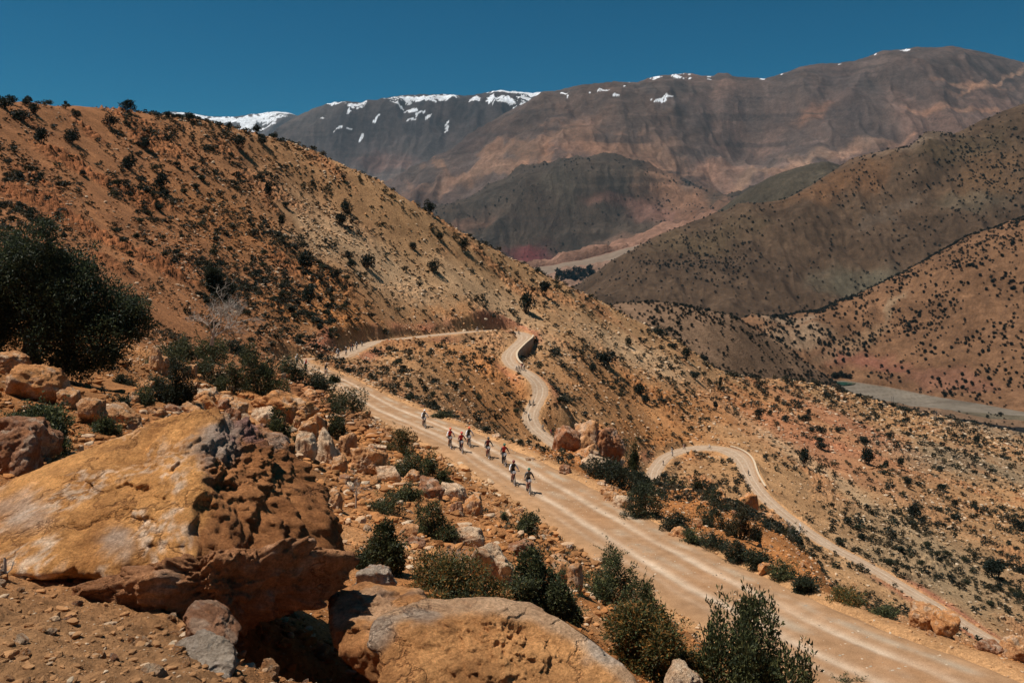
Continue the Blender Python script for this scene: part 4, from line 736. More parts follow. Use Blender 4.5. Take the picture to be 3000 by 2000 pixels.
for i in range(8):
    pl, hs = rand_planes(rgp, 5, 0.9); V, f = rock_shape(2, pl, hs*rgp.uniform(.7, 1.1, len(hs)), 80, 0.04, 1.5, 2, i); STONES.append((V*np.array((1, .8, .62))*0.5, f))
STONES1 = [(rock_shape(1, *rand_planes(rgp, 7, 0.9), 30, 0.04, 1.5, 2, i)[0]*np.array((1, .8, .6))*0.5, ico(1)[1]) for i in range(8)]
def stones(name, label, a, b, n, smin, smax, seed, protos, mat, pmin=-150, pmax=3150, dens=None, screenw=2.0, px_size=None, palm=0.35, power=2.2, offroad=True):
    pos, rr, cc = scatter(a, b, n, dens, pmin, pmax, True, seed, screenw)
    if offroad:
        keep = ROADD[rr, cc] > 0.05; pos, rr, cc = pos[keep], rr[keep], cc[keep]
    rg = np.random.default_rng(seed+1); n = len(pos)
    u = rg.uniform(0, 1, n)**power; size = (smin+(smax-smin)*u) if px_size is None else (px_size[0]+(px_size[1]-px_size[0])*u)*pos[:, 1]/F
    base = C[rr, cc]; t = rg.uniform(0, 1, (n, 1)); pal = np.array((0.56, 0.44, 0.31))
    col = base*(0.7+0.5*rg.uniform(0, 1, (n, 1))); q = (t < palm)*rg.uniform(0.3, 0.95, (n, 1)); col = col*(1-q)+pal*q
    V, Fc, Cc = merge_scatter(protos, pos, size, rg.uniform(0, 6.28, n), seed, col, 0.35, 0.12)
    o = link(name, mesh_np(name, V, Fc, mat, Cc, False)); tag(o, label, name, None, 'stuff'); return o
M_STONE = mat_attr('stone', [3.0, 20.0], 0.02, contrast=0.2)
patch = lambda px, py, X, Y, r0, c0: 0.12+ss(-0.1, 0.5, fbm3(X/2.5, Y/2.5, X*0+3, 3))*(1+1.5*ss(12, 25, Y)*(1-ss(1000, 1350, px)))*(0.3+0.7*ss(5, 8, Y))
stones('rubble', 'loose angular stones strewn over the near orange slope', 'n3', 'rn', 24000, 0, 0, 101, STONES, M_STONE, px_size=(3.5, 40), dens=patch, palm=0.16, power=4.5)
stones('gravel', 'fine gravel over the near slope', 'n3', 'rn', 40000, 0, 0, 107, STONES1, M_STONE, px_size=(2.5, 8), palm=0.15, power=2)
patch2 = lambda px, py, X, Y, r0, c0: 0.25+1.2*ss(-0.2, 0.5, fbm3(X/14, Y/14, X*0+3, 4))*(1.3-1.05*ss(800, 1300, px))+0.3*np.exp(-((px-2750)/300)**2-((py-1500)/90)**2)
stones('scree', 'stones and scree scattered over the ochre hillsides', 'n7', 'mrb', 95000, 0, 0, 103, STONES1, M_STONE, px_size=(2.0, 14), dens=patch2, palm=0.3, power=4.5)
# loose stones along the wheel tracks of the near road
rg = np.random.default_rng(5); n = 14000; ii = rg.integers(0, int(len(RC)*0.32), n); uu = np.where(rg.uniform(size=n) < 0.45, rg.normal(-0.02, 0.09, n), np.where(rg.uniform(size=n) < 0.5, rg.normal(-0.68, 0.1, n), rg.uniform(-1.1, 1.1, n)))
pos = np.stack([RC[ii, 0]+NRM[ii, 0]*uu*RHW[ii], RC[ii, 1]+NRM[ii, 1]*uu*RHW[ii], RC[ii, 2]+0.03-0.1*ss(.86, 1., np.abs(uu))], 1)
V, Fc, Cc = merge_scatter(STONES1, pos, 0.02+0.11*rg.uniform(0, 1, n)**3, rg.uniform(0, 6.28, n), 9, np.array((0.45, 0.37, 0.28))*rg.uniform(0.6, 1.3, (n, 1)), 0.3, 0.1)
o = link('road_gravel', mesh_np('road_gravel', V, Fc, M_STONE, Cc)); tag(o, 'loose gravel ridges on the near road', 'gravel', None, 'stuff')

# ------------------------------------------------------------------ foliage
def leaf_cloud(lobes, n, lsize, rg, cols_, up=0.3, shell=0.55, aspect=0.42):
    """lobes: (cx,cy,cz,rx,ry,rz); folded leaf quads spread through their volume"""
    L = np.array(lobes, float); vol = (L[:, 3]*L[:, 4]*L[:, 5])**0.75; k = rg.choice(len(L), n, p=vol/vol.sum())
    d = rg.normal(size=(n, 3)); d /= np.linalg.norm(d, axis=1)[:, None]; r = shell+(1-shell)*rg.uniform(0, 1, n)**0.6; r *= (1+0.12*rg.normal(size=n))
    lump = 1+0.22*fbm3(d[:, 0]*2.2+k*3.1, d[:, 1]*2.2, d[:, 2]*2.2, 3)
    Pp = L[k, :3]+d*L[k, 3:]*(r*lump)[:, None]
    ax = d+rg.normal(size=(n, 3))*0.8+np.array((0, 0, up)); ax /= np.linalg.norm(ax, axis=1)[:, None]
    t = np.cross(ax, rg.normal(size=(n, 3))); t /= np.linalg.norm(t, axis=1)[:, None]
    s = lsize*rg.uniform(0.6, 1.35, n)[:, None]; nn = np.cross(ax, t)*s*0.12
    V = np.stack([Pp, Pp+ax*s*0.5+t*s*aspect*0.5+nn, Pp+ax*s, Pp+ax*s*0.5-t*s*aspect*0.5+nn], 1).reshape(-1, 3)
    f = np.arange(n*4).reshape(n, 4)
    cl = np.array(cols_)[rg.choice(len(cols_), n, p=None)]*rg.uniform(0.65, 1.4, (n, 1))
    clump = 1+0.25*fbm3(Pp[:, 0]*3/max(0.3, L[:, 3].max()), Pp[:, 1]*3/max(0.3, L[:, 3].max()), Pp[:, 2]*3/max(0.3, L[:, 3].max()), 2)[:, None]
    return V, f, np.repeat(np.clip(cl*clump, 0.004, 0.6), 4, axis=0)
GREEN = [(0.052, 0.062, 0.026), (0.075, 0.083, 0.032), (0.036, 0.046, 0.022), (0.125, 0.125, 0.045), (0.03, 0.038, 0.02)]
DARK = [(0.026, 0.036, 0.020), (0.036, 0.044, 0.022), (0.020, 0.028, 0.018), (0.055, 0.06, 0.026)]
AUTUMN = [(0.070, 0.085, 0.03), (0.15, 0.10, 0.03), (0.28, 0.13, 0.03), (0.06, 0.075, 0.03), (0.10, 0.09, 0.03)]
OLIVE = [(0.055, 0.062, 0.025), (0.075, 0.07, 0.03), (0.04, 0.05, 0.022)]
def tube_mesh(paths, nseg=6):
    """paths: list of (points (n,3), radii (n,))"""
    Vs = []; Fs = []; o_ = 0
    for pts, rad in paths:
        pts = np.array(pts, float); n = len(pts); tg = np.gradient(pts, axis=0); tg /= np.linalg.norm(tg, axis=1)[:, None]+1e-9
        ref = np.array((0.31, 0.17, 0.93)) if abs(tg[0, 2]) < 0.9 else np.array((1.0, 0.1, 0)); a = np.cross(tg, ref); a /= np.linalg.norm(a, axis=1)[:, None]+1e-9; b = np.cross(tg, a)
        an = np.linspace(0, 2*np.pi, nseg, endpoint=False)
        ring = pts[:, None]+(a[:, None]*np.cos(an)[None, :, None]+b[:, None]*np.sin(an)[None, :, None])*np.array(rad)[:, None, None]
        Vs.append(ring.reshape(-1, 3)); idx = np.arange(n*nseg).reshape(n, nseg)+o_
        q = np.stack([idx[:-1], np.roll(idx[:-1], -1, 1), np.roll(idx[1:], -1, 1), idx[1:]], -1).reshape(-1, 4); Fs.append(q)
        o_ += n*nseg
    return np.concatenate(Vs), np.concatenate(Fs)
def branch_paths(rg, root, top_targets, r0):
    out = []
    for tgt in top_targets:
        tgt = np.array(tgt, float); root_ = np.array(root, float); m1 = root_*0.6+tgt*0.4+rg.normal(size=3)*0.07*np.linalg.norm(tgt-root_)+np.array((0, 0, 0.05))
        t = np.linspace(0, 1, 7)[:, None]; pts = (1-t)**2*root_+2*t*(1-t)*m1+t*t*tgt; out.append((pts, np.linspace(r0, r0*0.22, 7)))
    return out
def bush_parts(W, H, rg, n, lsize, pal, spiky=False, lobn=None):
    lobn = lobn or int(9+W/H*4); lobes = []; pk = rg.uniform(-0.5, 0.5)
    for i in range(lobn):
        a = rg.uniform(0, 6.28); q = rg.uniform(0, 1)**0.6; x = math.cos(a)*q*0.42*W; y = math.sin(a)*q*0.32*W
        env = max(0.3, 1-0.8*(x/(W*0.5)-pk)**2); z = H*env*rg.uniform(0.12, 0.8); rr = rg.uniform(0.09, 0.21)
        lobes.append((x, y, z, rr*W*(0.75 if spiky else 1), rr*W*0.9, min(rr*W*(1.2 if spiky else 0.9), H*0.4)))
    lobes.append((0, 0, H*0.25, W*0.30, W*0.28, H*0.26))
    lobes.append((pk*0.35*W, 0, H*0.70, W*(0.10 if spiky else 0.15), W*0.14, H*0.30))
    V, f, c = leaf_cloud(lobes, n, lsize, rg, pal)
    # sprigs that stick out
    m = int(10+n/350); Vs = [V]; Fs = [f]; Cs = [c]; o_ = len(V); L = np.array(lobes)
    for i in range(m):
        l = L[rg.integers(0, len(L))]; d = rg.normal(size=3); d[2] = abs(d[2])+0.6; d /= np.linalg.norm(d); b = l[:3]+d*l[3:]*0.9; ln_ = rg.uniform(0.5, 1.3)*lsize*5
        sp = [(b+d*ln_*t_)[None] for t_ in (0.15, 0.4, 0.65, 0.9)]
        v2, f2, c2 = leaf_cloud([(*(p_[0]), lsize*0.7, lsize*0.7, lsize*0.7) for p_ in sp], 22, lsize, rg, pal, up=0.8, shell=0.2)
        Vs.append(v2); Fs.append(f2+o_); Cs.append(c2); o_ += len(v2)
    V = np.concatenate(Vs); f = np.concatenate(Fs); c = np.concatenate(Cs)
    # keep leaves above the soil, fit to the size asked for
    lo, hi = np.percentile(V[:, 0], [0.3, 99.7]); zt = np.percentile(V[:, 2], 99.7); V[:, 0] = (V[:, 0]-(lo+hi)/2)*W/(hi-lo); V[:, 2] *= H/zt
    V[:, 2] = np.maximum(V[:, 2], -0.1*H)
    tg = [l[:3] for l in lobes]; pths = branch_paths(rg, (0, 0, -0.15*H), tg, max(0.012, 0.022*H)); tv, tf = tube_mesh(pths, 5)
    return (V, f, c), (tv, tf)
def bush(px0, py0, px1, py1, label, pal=GREEN, Y=None, spiky=False, n=None, name='bush', cat='bush', rot=None):
    pxc = (px0+px1)/2; pb = py1-(py1-py0)*0.06
    Y = ground_at(pxc, pb)[0][1] if Y is None else snap_y(pxc, pb, Y)
    W = (px1-px0)/F*Y; H = (py1-py0)/F*Y; rg = np.random.default_rng(int(px0*7+py0))
    apx = (px1-px0)*(py1-py0)/8.6                # rendered pixels covered
    H0 = H
    ls = max(0.045, 6.5/F*Y) if Y < 16 else 6.0/F*Y
    n = n or int(np.clip(apx*3.2+900, 1500, 30000)); W *= 1.06 if Y < 35 else 1.2; H *= 0.93 if Y < 35 else 1.08; H0 = H
    (V, f, c), (tv, tf) = bush_parts(W, H, rg, n, ls, pal, spiky)
    base = P(pxc, py1, Y+W*0.12); zt_ = height(base[0], base[1])
    if base[2] > zt_ or base[2] < zt_-0.5*H: base[2] = max(zt_-0.02*H, base[2]-0.9*H) if base[2] > zt_ else zt_-0.5*H; H += min(0.9*H, abs(P(pxc, py1, base[1])[2]-base[2]))
    V, f, c = (V*np.array((1, 1, H/H0)), f, c); tv = tv*np.array((1, 1, H/H0))
    root = empty(name, base); tag(root, label, cat)
    kid(link('foliage', mesh_np('foliage', V, f, M_LEAF, c), root), root); kid(link('stem', mesh_np('stem', tv, tf, M_BARK, smooth=True), root), root)
    return root
BS = [ (1030,1508,1188,1688,'tall leafy bush just right of the huge boulder',GREEN,12,1), (1195,1618,1500,1765,'long low leafy bush behind the rounded bottom boulder',AUTUMN,10.5,0), (1490,1605,1682,1822,'spiky dark bush right of the big split boulder',GREEN,11,1),
 (1290,1720,1420,1770,'leafy fringe behind the rim of the rounded bottom boulder',GREEN,8.5,0), (1640,1760,1712,1830,'small sprig at the right shoulder of the rounded bottom boulder',GREEN,9,0),
 (1706,1600,1870,1785,'tall spiky bush beside the near road',GREEN,14.5,1), (1780,1750,2070,2010,'large rust-tinged bush at the bottom edge',AUTUMN,9.5,0), (2045,1738,2372,2010,'large green bush at the bottom edge beside the road',GREEN,10,1), (1860,1690,1960,1790,'mid bush between the tall spiky bush and the rust-tinged bush',GREEN,13,0),
 (2440,1970,2530,2020,'small sprig at the bottom edge on the road bank',GREEN,None,0),
 (1072,1425,1188,1512,'left one of two round bushes left of the brown-topped block',GREEN,25,0), (1140,1400,1242,1480,'right one of two round bushes left of the brown-topped block',GREEN,26,0), (1214,1455,1342,1588,'leaning bush below the brown-topped block',GREEN,18.5,0),
 (1119,1316,1226,1396,'dark bush behind the domed pale boulder',GREEN,32,0), (1225,1324,1296,1418,'upright conical bush above the brown-topped block',GREEN,30,1), (1283,1370,1330,1422,'small bush at the right foot of the upright bush',GREEN,30,0),
 (1119,1252,1210,1328,'low olive bush on the bank above the rock pile',AUTUMN,41,0), (955,1202,1018,1278,'narrow dark bush on the bank right of the wedge-shaped boulder',GREEN,37,1), (955,1136,1068,1214,'wide olive bush on the bank beside the upper near road',OLIVE,58,0), (958,1092,997,1128,'small dark bush at the road edge near the bend',GREEN,82,0),
 (876,1082,972,1152,'dark bush beside the road near the rider in black',DARK,85,0), (795,1040,892,1114,'dark bush in front of the rider in red',GREEN,70,0), (698,1016,835,1165,'big dark bush behind the wedge-shaped boulder',GREEN,44,0), (628,1054,713,1158,'conical bush left of the big dark bush',GREEN,40,1), (554,1046,633,1112,'olive bush between two dark bushes',OLIVE,42,0),
 (444,1040,570,1198,'large dark bush below the bare tree',DARK,28,1), (408,1008,550,1090,'spreading bush right of the tree crown',GREEN,36,0), (358,1112,452,1192,'leafy bush behind the huge boulder on the left',GREEN,21,0), (272,1208,358,1275,'grey-green sprig between the long low rock and the huge boulder',GREEN,11.2,0), (-10,1168,214,1325,'leafy foreground bush at the left edge',GREEN,9.6,0), (320,1150,380,1215,'dark shrub in the shadow of the tree',DARK,17,0),
 (420,1085,500,1150,'compact dark bush below the crown of the big tree',DARK,30,0), (600,1075,668,1135,'compact bush left of the conical bush',DARK,None,0), (655,985,735,1045,'dark bush on the slope above the big dark bush',DARK,None,0), (735,1050,800,1105,'dark bush right of the big dark bush',DARK,None,0), (330,1085,400,1130,'dark bush under the right side of the tree crown',DARK,None,0), (500,1120,556,1180,'dark bush left of the stacked rocks',DARK,None,0),
 (494,985,578,1058,'bush on the slope left of the ochre rock under the bare tree',GREEN,47,0), (560,970,668,1034,'dark bush behind the bare tree',GREEN,55,0), (788,1186,858,1266,'dark shrub growing on the wedge-shaped orange boulder',GREEN,23,0), (860,1262,885,1305,'thin shrub among the pale blocks',GREEN,23,0),
 (1467,1486,1494,1522,'small shrub left of the round shrub on the bank',GREEN,23,0), (1498,1490,1582,1574,'round shrub alone on the road bank',GREEN,22,0), (700,1040,760,1075,'low bush on the slope left of the road bend',OLIVE,80,0),
 (1724,1340,1852,1426,'dark bush right of the pale slab beyond the road',DARK,57,0), (1836,1378,1922,1444,'bush joining the two dark bushes beyond the road',DARK,54,0), (1827,1420,1942,1528,'large round dark bush at the far verge',DARK,49,0), (1938,1498,2022,1556,'low bush at the far verge right of the large round bush',DARK,46,0), (1838,1280,1870,1330,'shrub on top of the rocky knoll',GREEN,82,0), (1725,1275,1760,1318,'shrub growing in the crack of the rocky knoll',GREEN,77,0),
 (2000,1540,2060,1600,'small bush where the long bush row begins',GREEN,44.5,0), (2040,1436,2132,1560,'tall dark bush on the spur',DARK,60,0), (2126,1470,2206,1584,'rusty dark bush on the spur behind the bush row',[(0.05,0.045,0.02),(0.03,0.035,0.018),(0.07,0.05,0.022)],60,0), (2200,1535,2240,1594,'narrow dark bush on the spur',DARK,58,1),
 (2045,1555,2140,1612,'first bush of the long row along the far verge',DARK,42.5,0), (2120,1580,2200,1650,'second bush of the long row along the far verge',DARK,40.5,0), (2185,1610,2262,1672,'third bush of the long row along the far verge',DARK,39,0), (2255,1640,2330,1700,'fourth bush of the long row along the far verge',GREEN,37.5,0), (2320,1668,2412,1736,'fifth bush of the long row along the far verge',DARK,36,0),
 (2424,1708,2542,1772,'rust-tinged bush on the far verge right of the long row',AUTUMN,34.5,0), (2540,1750,2632,1800,'low dark bush on the far verge before the big ochre rock',GREEN,33,0), (1947,1402,1990,1444,'first small bush below the switchback',GREEN,88,0), (1990,1412,2038,1474,'second small bush below the switchback',GREEN,86,0), (2305,1536,2352,1592,'dark bush around the dead snag',DARK,84,0),
 (1268,1200,1322,1222,'grey-green low plant at the verge beside the lone rider',OLIVE,88,0), (2030,1392,2062,1440,'small olive shrub on the spur left of the orange block',OLIVE,88,0)]
for b_ in BS: bush(*b_[:6], Y=b_[6], spiky=bool(b_[7]))
# ------------------------------------------------------------------ scattered single rocks (share a few meshes)
RM = []
for i in range(10):
    pl, hs = rand_planes(rgp, 11, 0.9); V, f = rock_shape(4, pl, hs, 26, 0.06, 1.5, 4, i); V = V*np.array((1, .8, .66))*0.5
    V = V+V/np.linalg.norm(V, axis=1)[:, None]*(0.02*ridged(V*2+i, 3.0, 3, 1.0))[:, None]
    RM.append(mesh_np('rock', V, f, M_ROCKM, rock_cols(V, ROCKC[['ochre', 'pale', 'orange', 'brown', 'ochre'][i % 5]], i), False))
def loose_rocks(n, a, b, pmin, pmax, dens, seed, label, group, lo, hi, splits):
    pos, rr, cc = scatter(a, b, n, dens, pmin, pmax, True, seed, 2.0); rg = np.random.default_rng(seed)
    for p, r_, c_ in zip(pos, rr, cc):
        if ROADD[r_, c_] < 0.3: continue
        s = (lo+(hi-lo)*rg.uniform()**2)*p[1]/F; o = link('rock', RM[rg.integers(0, 10)], loc=p+np.array((0, 0, s*0.12)), rot=(rg.uniform(-.3, .3), rg.uniform(-.3, .3), rg.uniform(0, 6.28))); o.scale = (s*rg.uniform(.8, 1.3), s*rg.uniform(.8, 1.2), s*rg.uniform(.8, 1.2))
        pq = pxg[r_, c_]; a_, b2_, c2_ = splits; sub = a_ if pq < b2_ else c2_
        tag(o, label+' '+sub, 'rock', group+' '+sub)
loose_rocks(100, 'n6', 'rn', 420, 1320, lambda px, py, X, Y, r0, c0: 0.05+np.exp(-((px-700-(py-1180)*1.2)/150)**2), 301, 'loose ochre rock in the pile behind the huge boulder', 'loose rocks in the pile behind the huge boulder', 18, 52, ('left of the wedge-shaped boulder', 760, 'toward the road'))
loose_rocks(70, 'n8', 'rn', 950, 1700, None, 302, 'loose ochre rock on the near road bank', 'loose rocks on the road bank', 13, 36, ('in its left half', 1320, 'in its right half'))
loose_rocks(60, 'n3', 'n8', -50, 1000, lambda px, py, X, Y, r0, c0: (py > 1620)*1.0, 303, 'stone lying on the sandy rubble in the bottom left corner', 'stones in the bottom left rubble', 26, 75, ('at far left', 300, 'below the slab'))
loose_rocks(50, 'rf', 'sp', 1200, 2900, None, 304, 'small rock along the far verge of the near road', 'rocks along the far verge', 12, 30, ('beside the cyclists', 1750, 'right of the knoll'))

# ------------------------------------------------------------------ big dark tree on the left, bare tree, snag
def px_lobes(L, Y, base): 
    out = []
    for (px, py, r_) in L:
        p = P(px, py, Y)-base; rr = r_/F*Y; out.append((p[0], p[1]+RNG.uniform(-.6, .6), p[2], rr, rr*1.1, rr*0.95))
    return out
TY = 26.0; TB = P(95, 1090, TY)
root = empty('tree', TB); tag(root, 'big dark evergreen tree with a gnarled trunk at the left edge', 'tree')
LT = [(120,715,62),(95,780,85),(30,790,85),(165,820,95),(-50,840,100),(240,850,80),(80,880,110),(185,910,110),(285,905,95),(350,915,62),(375,960,52),(330,985,75),(255,1000,80),(170,990,70),(60,950,75),(200,1060,50),(140,1040,45),(-40,1010,70),(330,1050,40),(180,1085,35),(255,1085,35),(400,960,40),(-60,760,60),(-20,940,80),(-90,930,90),(290,1045,42),(225,1050,38),(395,905,38),(0,690,30),(150,668,34),(215,770,48),(0,1010,35)]
LT += [(x_+RNG.uniform(-1, 1)*r_*1.15, y_+RNG.uniform(-1, .6)*r_*1.1, r_*.3) for (x_, y_, r_) in LT for q_ in range(3)]
V, f, c = leaf_cloud(px_lobes(LT+[(100,850,60),(250,930,60),(0,900,60),(170,900,60),(330,930,50)], TY, TB), 95000, 0.10, RNG, [(0.034, 0.048, 0.026), (0.046, 0.062, 0.030), (0.024, 0.036, 0.022), (0.085, 0.095, 0.04), (0.02, 0.028, 0.018)], shell=0.45)
kid(link('crown', mesh_np('crown', V, f, M_LEAF, c), root), root)
tr = [(np.array([(0.15, 0, -0.4), (0.05, 0, 0.25), (-0.12, 0.05, 0.7), (0.02, 0.1, 1.3), (0.3, 0.1, 2.2), (0.35, 0, 3.2)]), [0.36, 0.27, 0.24, 0.2, 0.14, 0.05])]
for l in px_lobes(LT, TY, TB)[1:16]: tr += branch_paths(RNG, (0.0, 0.08, 1.0), [l[:3]], 0.09)
tv, tf = tube_mesh(tr, 9); tv += (0.05*fbm3(tv[:, 0]*5, tv[:, 1]*5, tv[:, 2]*2.5, 3))[:, None]*np.array((1, 1, 0))
kid(link('trunk', mesh_np('trunk', tv, tf, M_BARK, smooth=True), root), root)
def twigs(rg, root, d, ln_, r0, depth, out):
    n = 6; t = np.linspace(0, 1, n)[:, None]; bend = rg.normal(size=3)*0.22; d = d/np.linalg.norm(d); pts = root+d*ln_*t+bend*ln_*t*t; out.append((pts, np.linspace(r0, r0*0.45, n)))
    if depth == 0: return
    for k in range(rg.integers(3, 5)):
        tt = rg.uniform(0.35, 1.0); b = root+d*ln_*tt+bend*ln_*tt*tt; nd = d+rg.normal(size=3)*0.55+np.array((0, 0, 0.1)); twigs(rg, b, nd, ln_*rg.uniform(0.5, 0.75), r0*0.55, depth-1, out)
def dead_tree(px, py, Y, Hpx, label, seed, lean, depth=3, stems=4, name='bare_tree', cat='tree', rad=0.07):
    rg = np.random.default_rng(seed); b = P(px, py, Y); H = Hpx/F*Y; out = []
    for i in range(stems):
        d = np.array((rg.normal()*0.7+lean, rg.normal()*0.4, 1.0)); twigs(rg, np.array((0., 0, -0.1)), d, H*0.5, rad*rg.uniform(.6, 1), depth, out)
    tv, tf = tube_mesh(out, 5); root = empty(name, b); tag(root, label, cat)
    kid(link('branches', mesh_np('branches', tv, tf, M_DEADWOOD, smooth=True), root), root)
    tv, tf = tube_mesh([(np.array([(-0.25*lean*H, 0, -0.5), (0, 0, 0), (0.1*lean*H, 0, 0.15*H)]), [rad*1.8, rad*1.4, rad])], 8); kid(link('trunk', mesh_np('trunk', tv, tf, M_DEADWOOD, smooth=True), root), root)
dead_tree(625, 985, 45, 150, 'bare silver-grey leafless tree behind the rocks on the left', 4, 0.15, 4, 6, rad=0.06)
dead_tree(2322, 1568, 84, 46, 'twisted dead snag sticking up beside the lower road', 9, -0.2, 2, 3, 'dead_snag', 'dead tree', 0.13)
dead_tree(1045, 1440, 21, 60, 'dry leafless twiggy shrub in the rock pile', 12, 0.2, 3, 6, 'dry_shrub', 'dry shrub', 0.012)
dead_tree(15, 1640, 4.9, 45, 'dry straw-coloured twigs at the left edge above the rubble', 14, -0.4, 2, 5, 'dry_twigs', 'dry twigs', 0.006)
dead_tree(1335, 1650, 15, 70, 'dry grassy tuft behind the big split boulder', 21, -0.3, 3, 9, 'dry_tuft', 'dry grass', 0.008)

# ------------------------------------------------------------------ hillside shrubs
def clump_proto(seed, n, lobes=5, ls=0.16, tree=False):
    rg = np.random.default_rng(seed); L = []
    for i in range(lobes):
        a = rg.uniform(0, 6.28); q = rg.uniform(0, .3 if not tree else .16); L.append((math.cos(a)*q, math.sin(a)*q, rg.uniform(0.22, 0.7 if not tree else 0.62), rg.uniform(.17, .3), rg.uniform(.17, .3), rg.uniform(.16, .28)))
    if tree: L.append((0, 0, 0.42, 0.36, 0.36, 0.36))
    V, f, c = leaf_cloud(L, n, ls, rg, [(0.8, 0.9, 0.8), (1, 1, 1), (1.25, 1.15, 1.0)], shell=0.5, aspect=0.7)
    V[:, 2] = np.maximum(V[:, 2], -0.05); return V, f, c
def foliage_mesh(proto, rgb): 
    V, f, c = proto; return mesh_np('foliage', V, f, M_LEAF, c*np.array(rgb))
P1 = [clump_proto(i+50, 900, 6, 0.085) for i in range(7)]
MESH_D = [foliage_mesh(p, (0.024, 0.036, 0.022)) for p in P1]; MESH_O = [foliage_mesh(p, (0.055, 0.062, 0.028)) for p in P1]
sv, sf = tube_mesh(branch_paths(np.random.default_rng(3), (0, 0, -0.2), [(0.2, 0, .45), (-.2, .1, .5), (0, -.15, .6), (0.05, .2, .5)], 0.035), 5)
STEM = mesh_np('stem', sv, sf, M_BARK, smooth=True); _q = {}
def shrub(px, pyb, hpx, label, wf=1.1, dark=True, Y=None, group=None, name='juniper', cat='juniper', parts=True, pos=None, seed=None):
    seed = int(px*3+pyb) if seed is None else seed; rg = np.random.default_rng(seed)
    if pos is None:
        pos, r_ = ground_at(px, pyb-1)
        if r_ > ROWI['mr'] and px < 2380: c_ = col_of(px); r_ = ROWI['mr']-2; pos = np.array([Xg[r_, c_], Yg[r_, c_], Zg[r_, c_]])
    H = hpx/F*pos[1]; ms = (MESH_D if dark else MESH_O)[rg.integers(0, 7)]; sc_ = (H*wf*rg.uniform(.95, 1.1), H*wf*rg.uniform(.9, 1.1), H*1.05)
    if parts:
        root = empty(name, pos, rg.uniform(0, 6.28)); root.scale = sc_; kid(link('foliage', ms, root), root); kid(link('stem', STEM, root), root)
    else:
        root = link(name, ms, loc=pos); root.rotation_euler = (0, 0, rg.uniform(0, 6.28)); root.scale = sc_
    tag(root, label, cat, group); return root
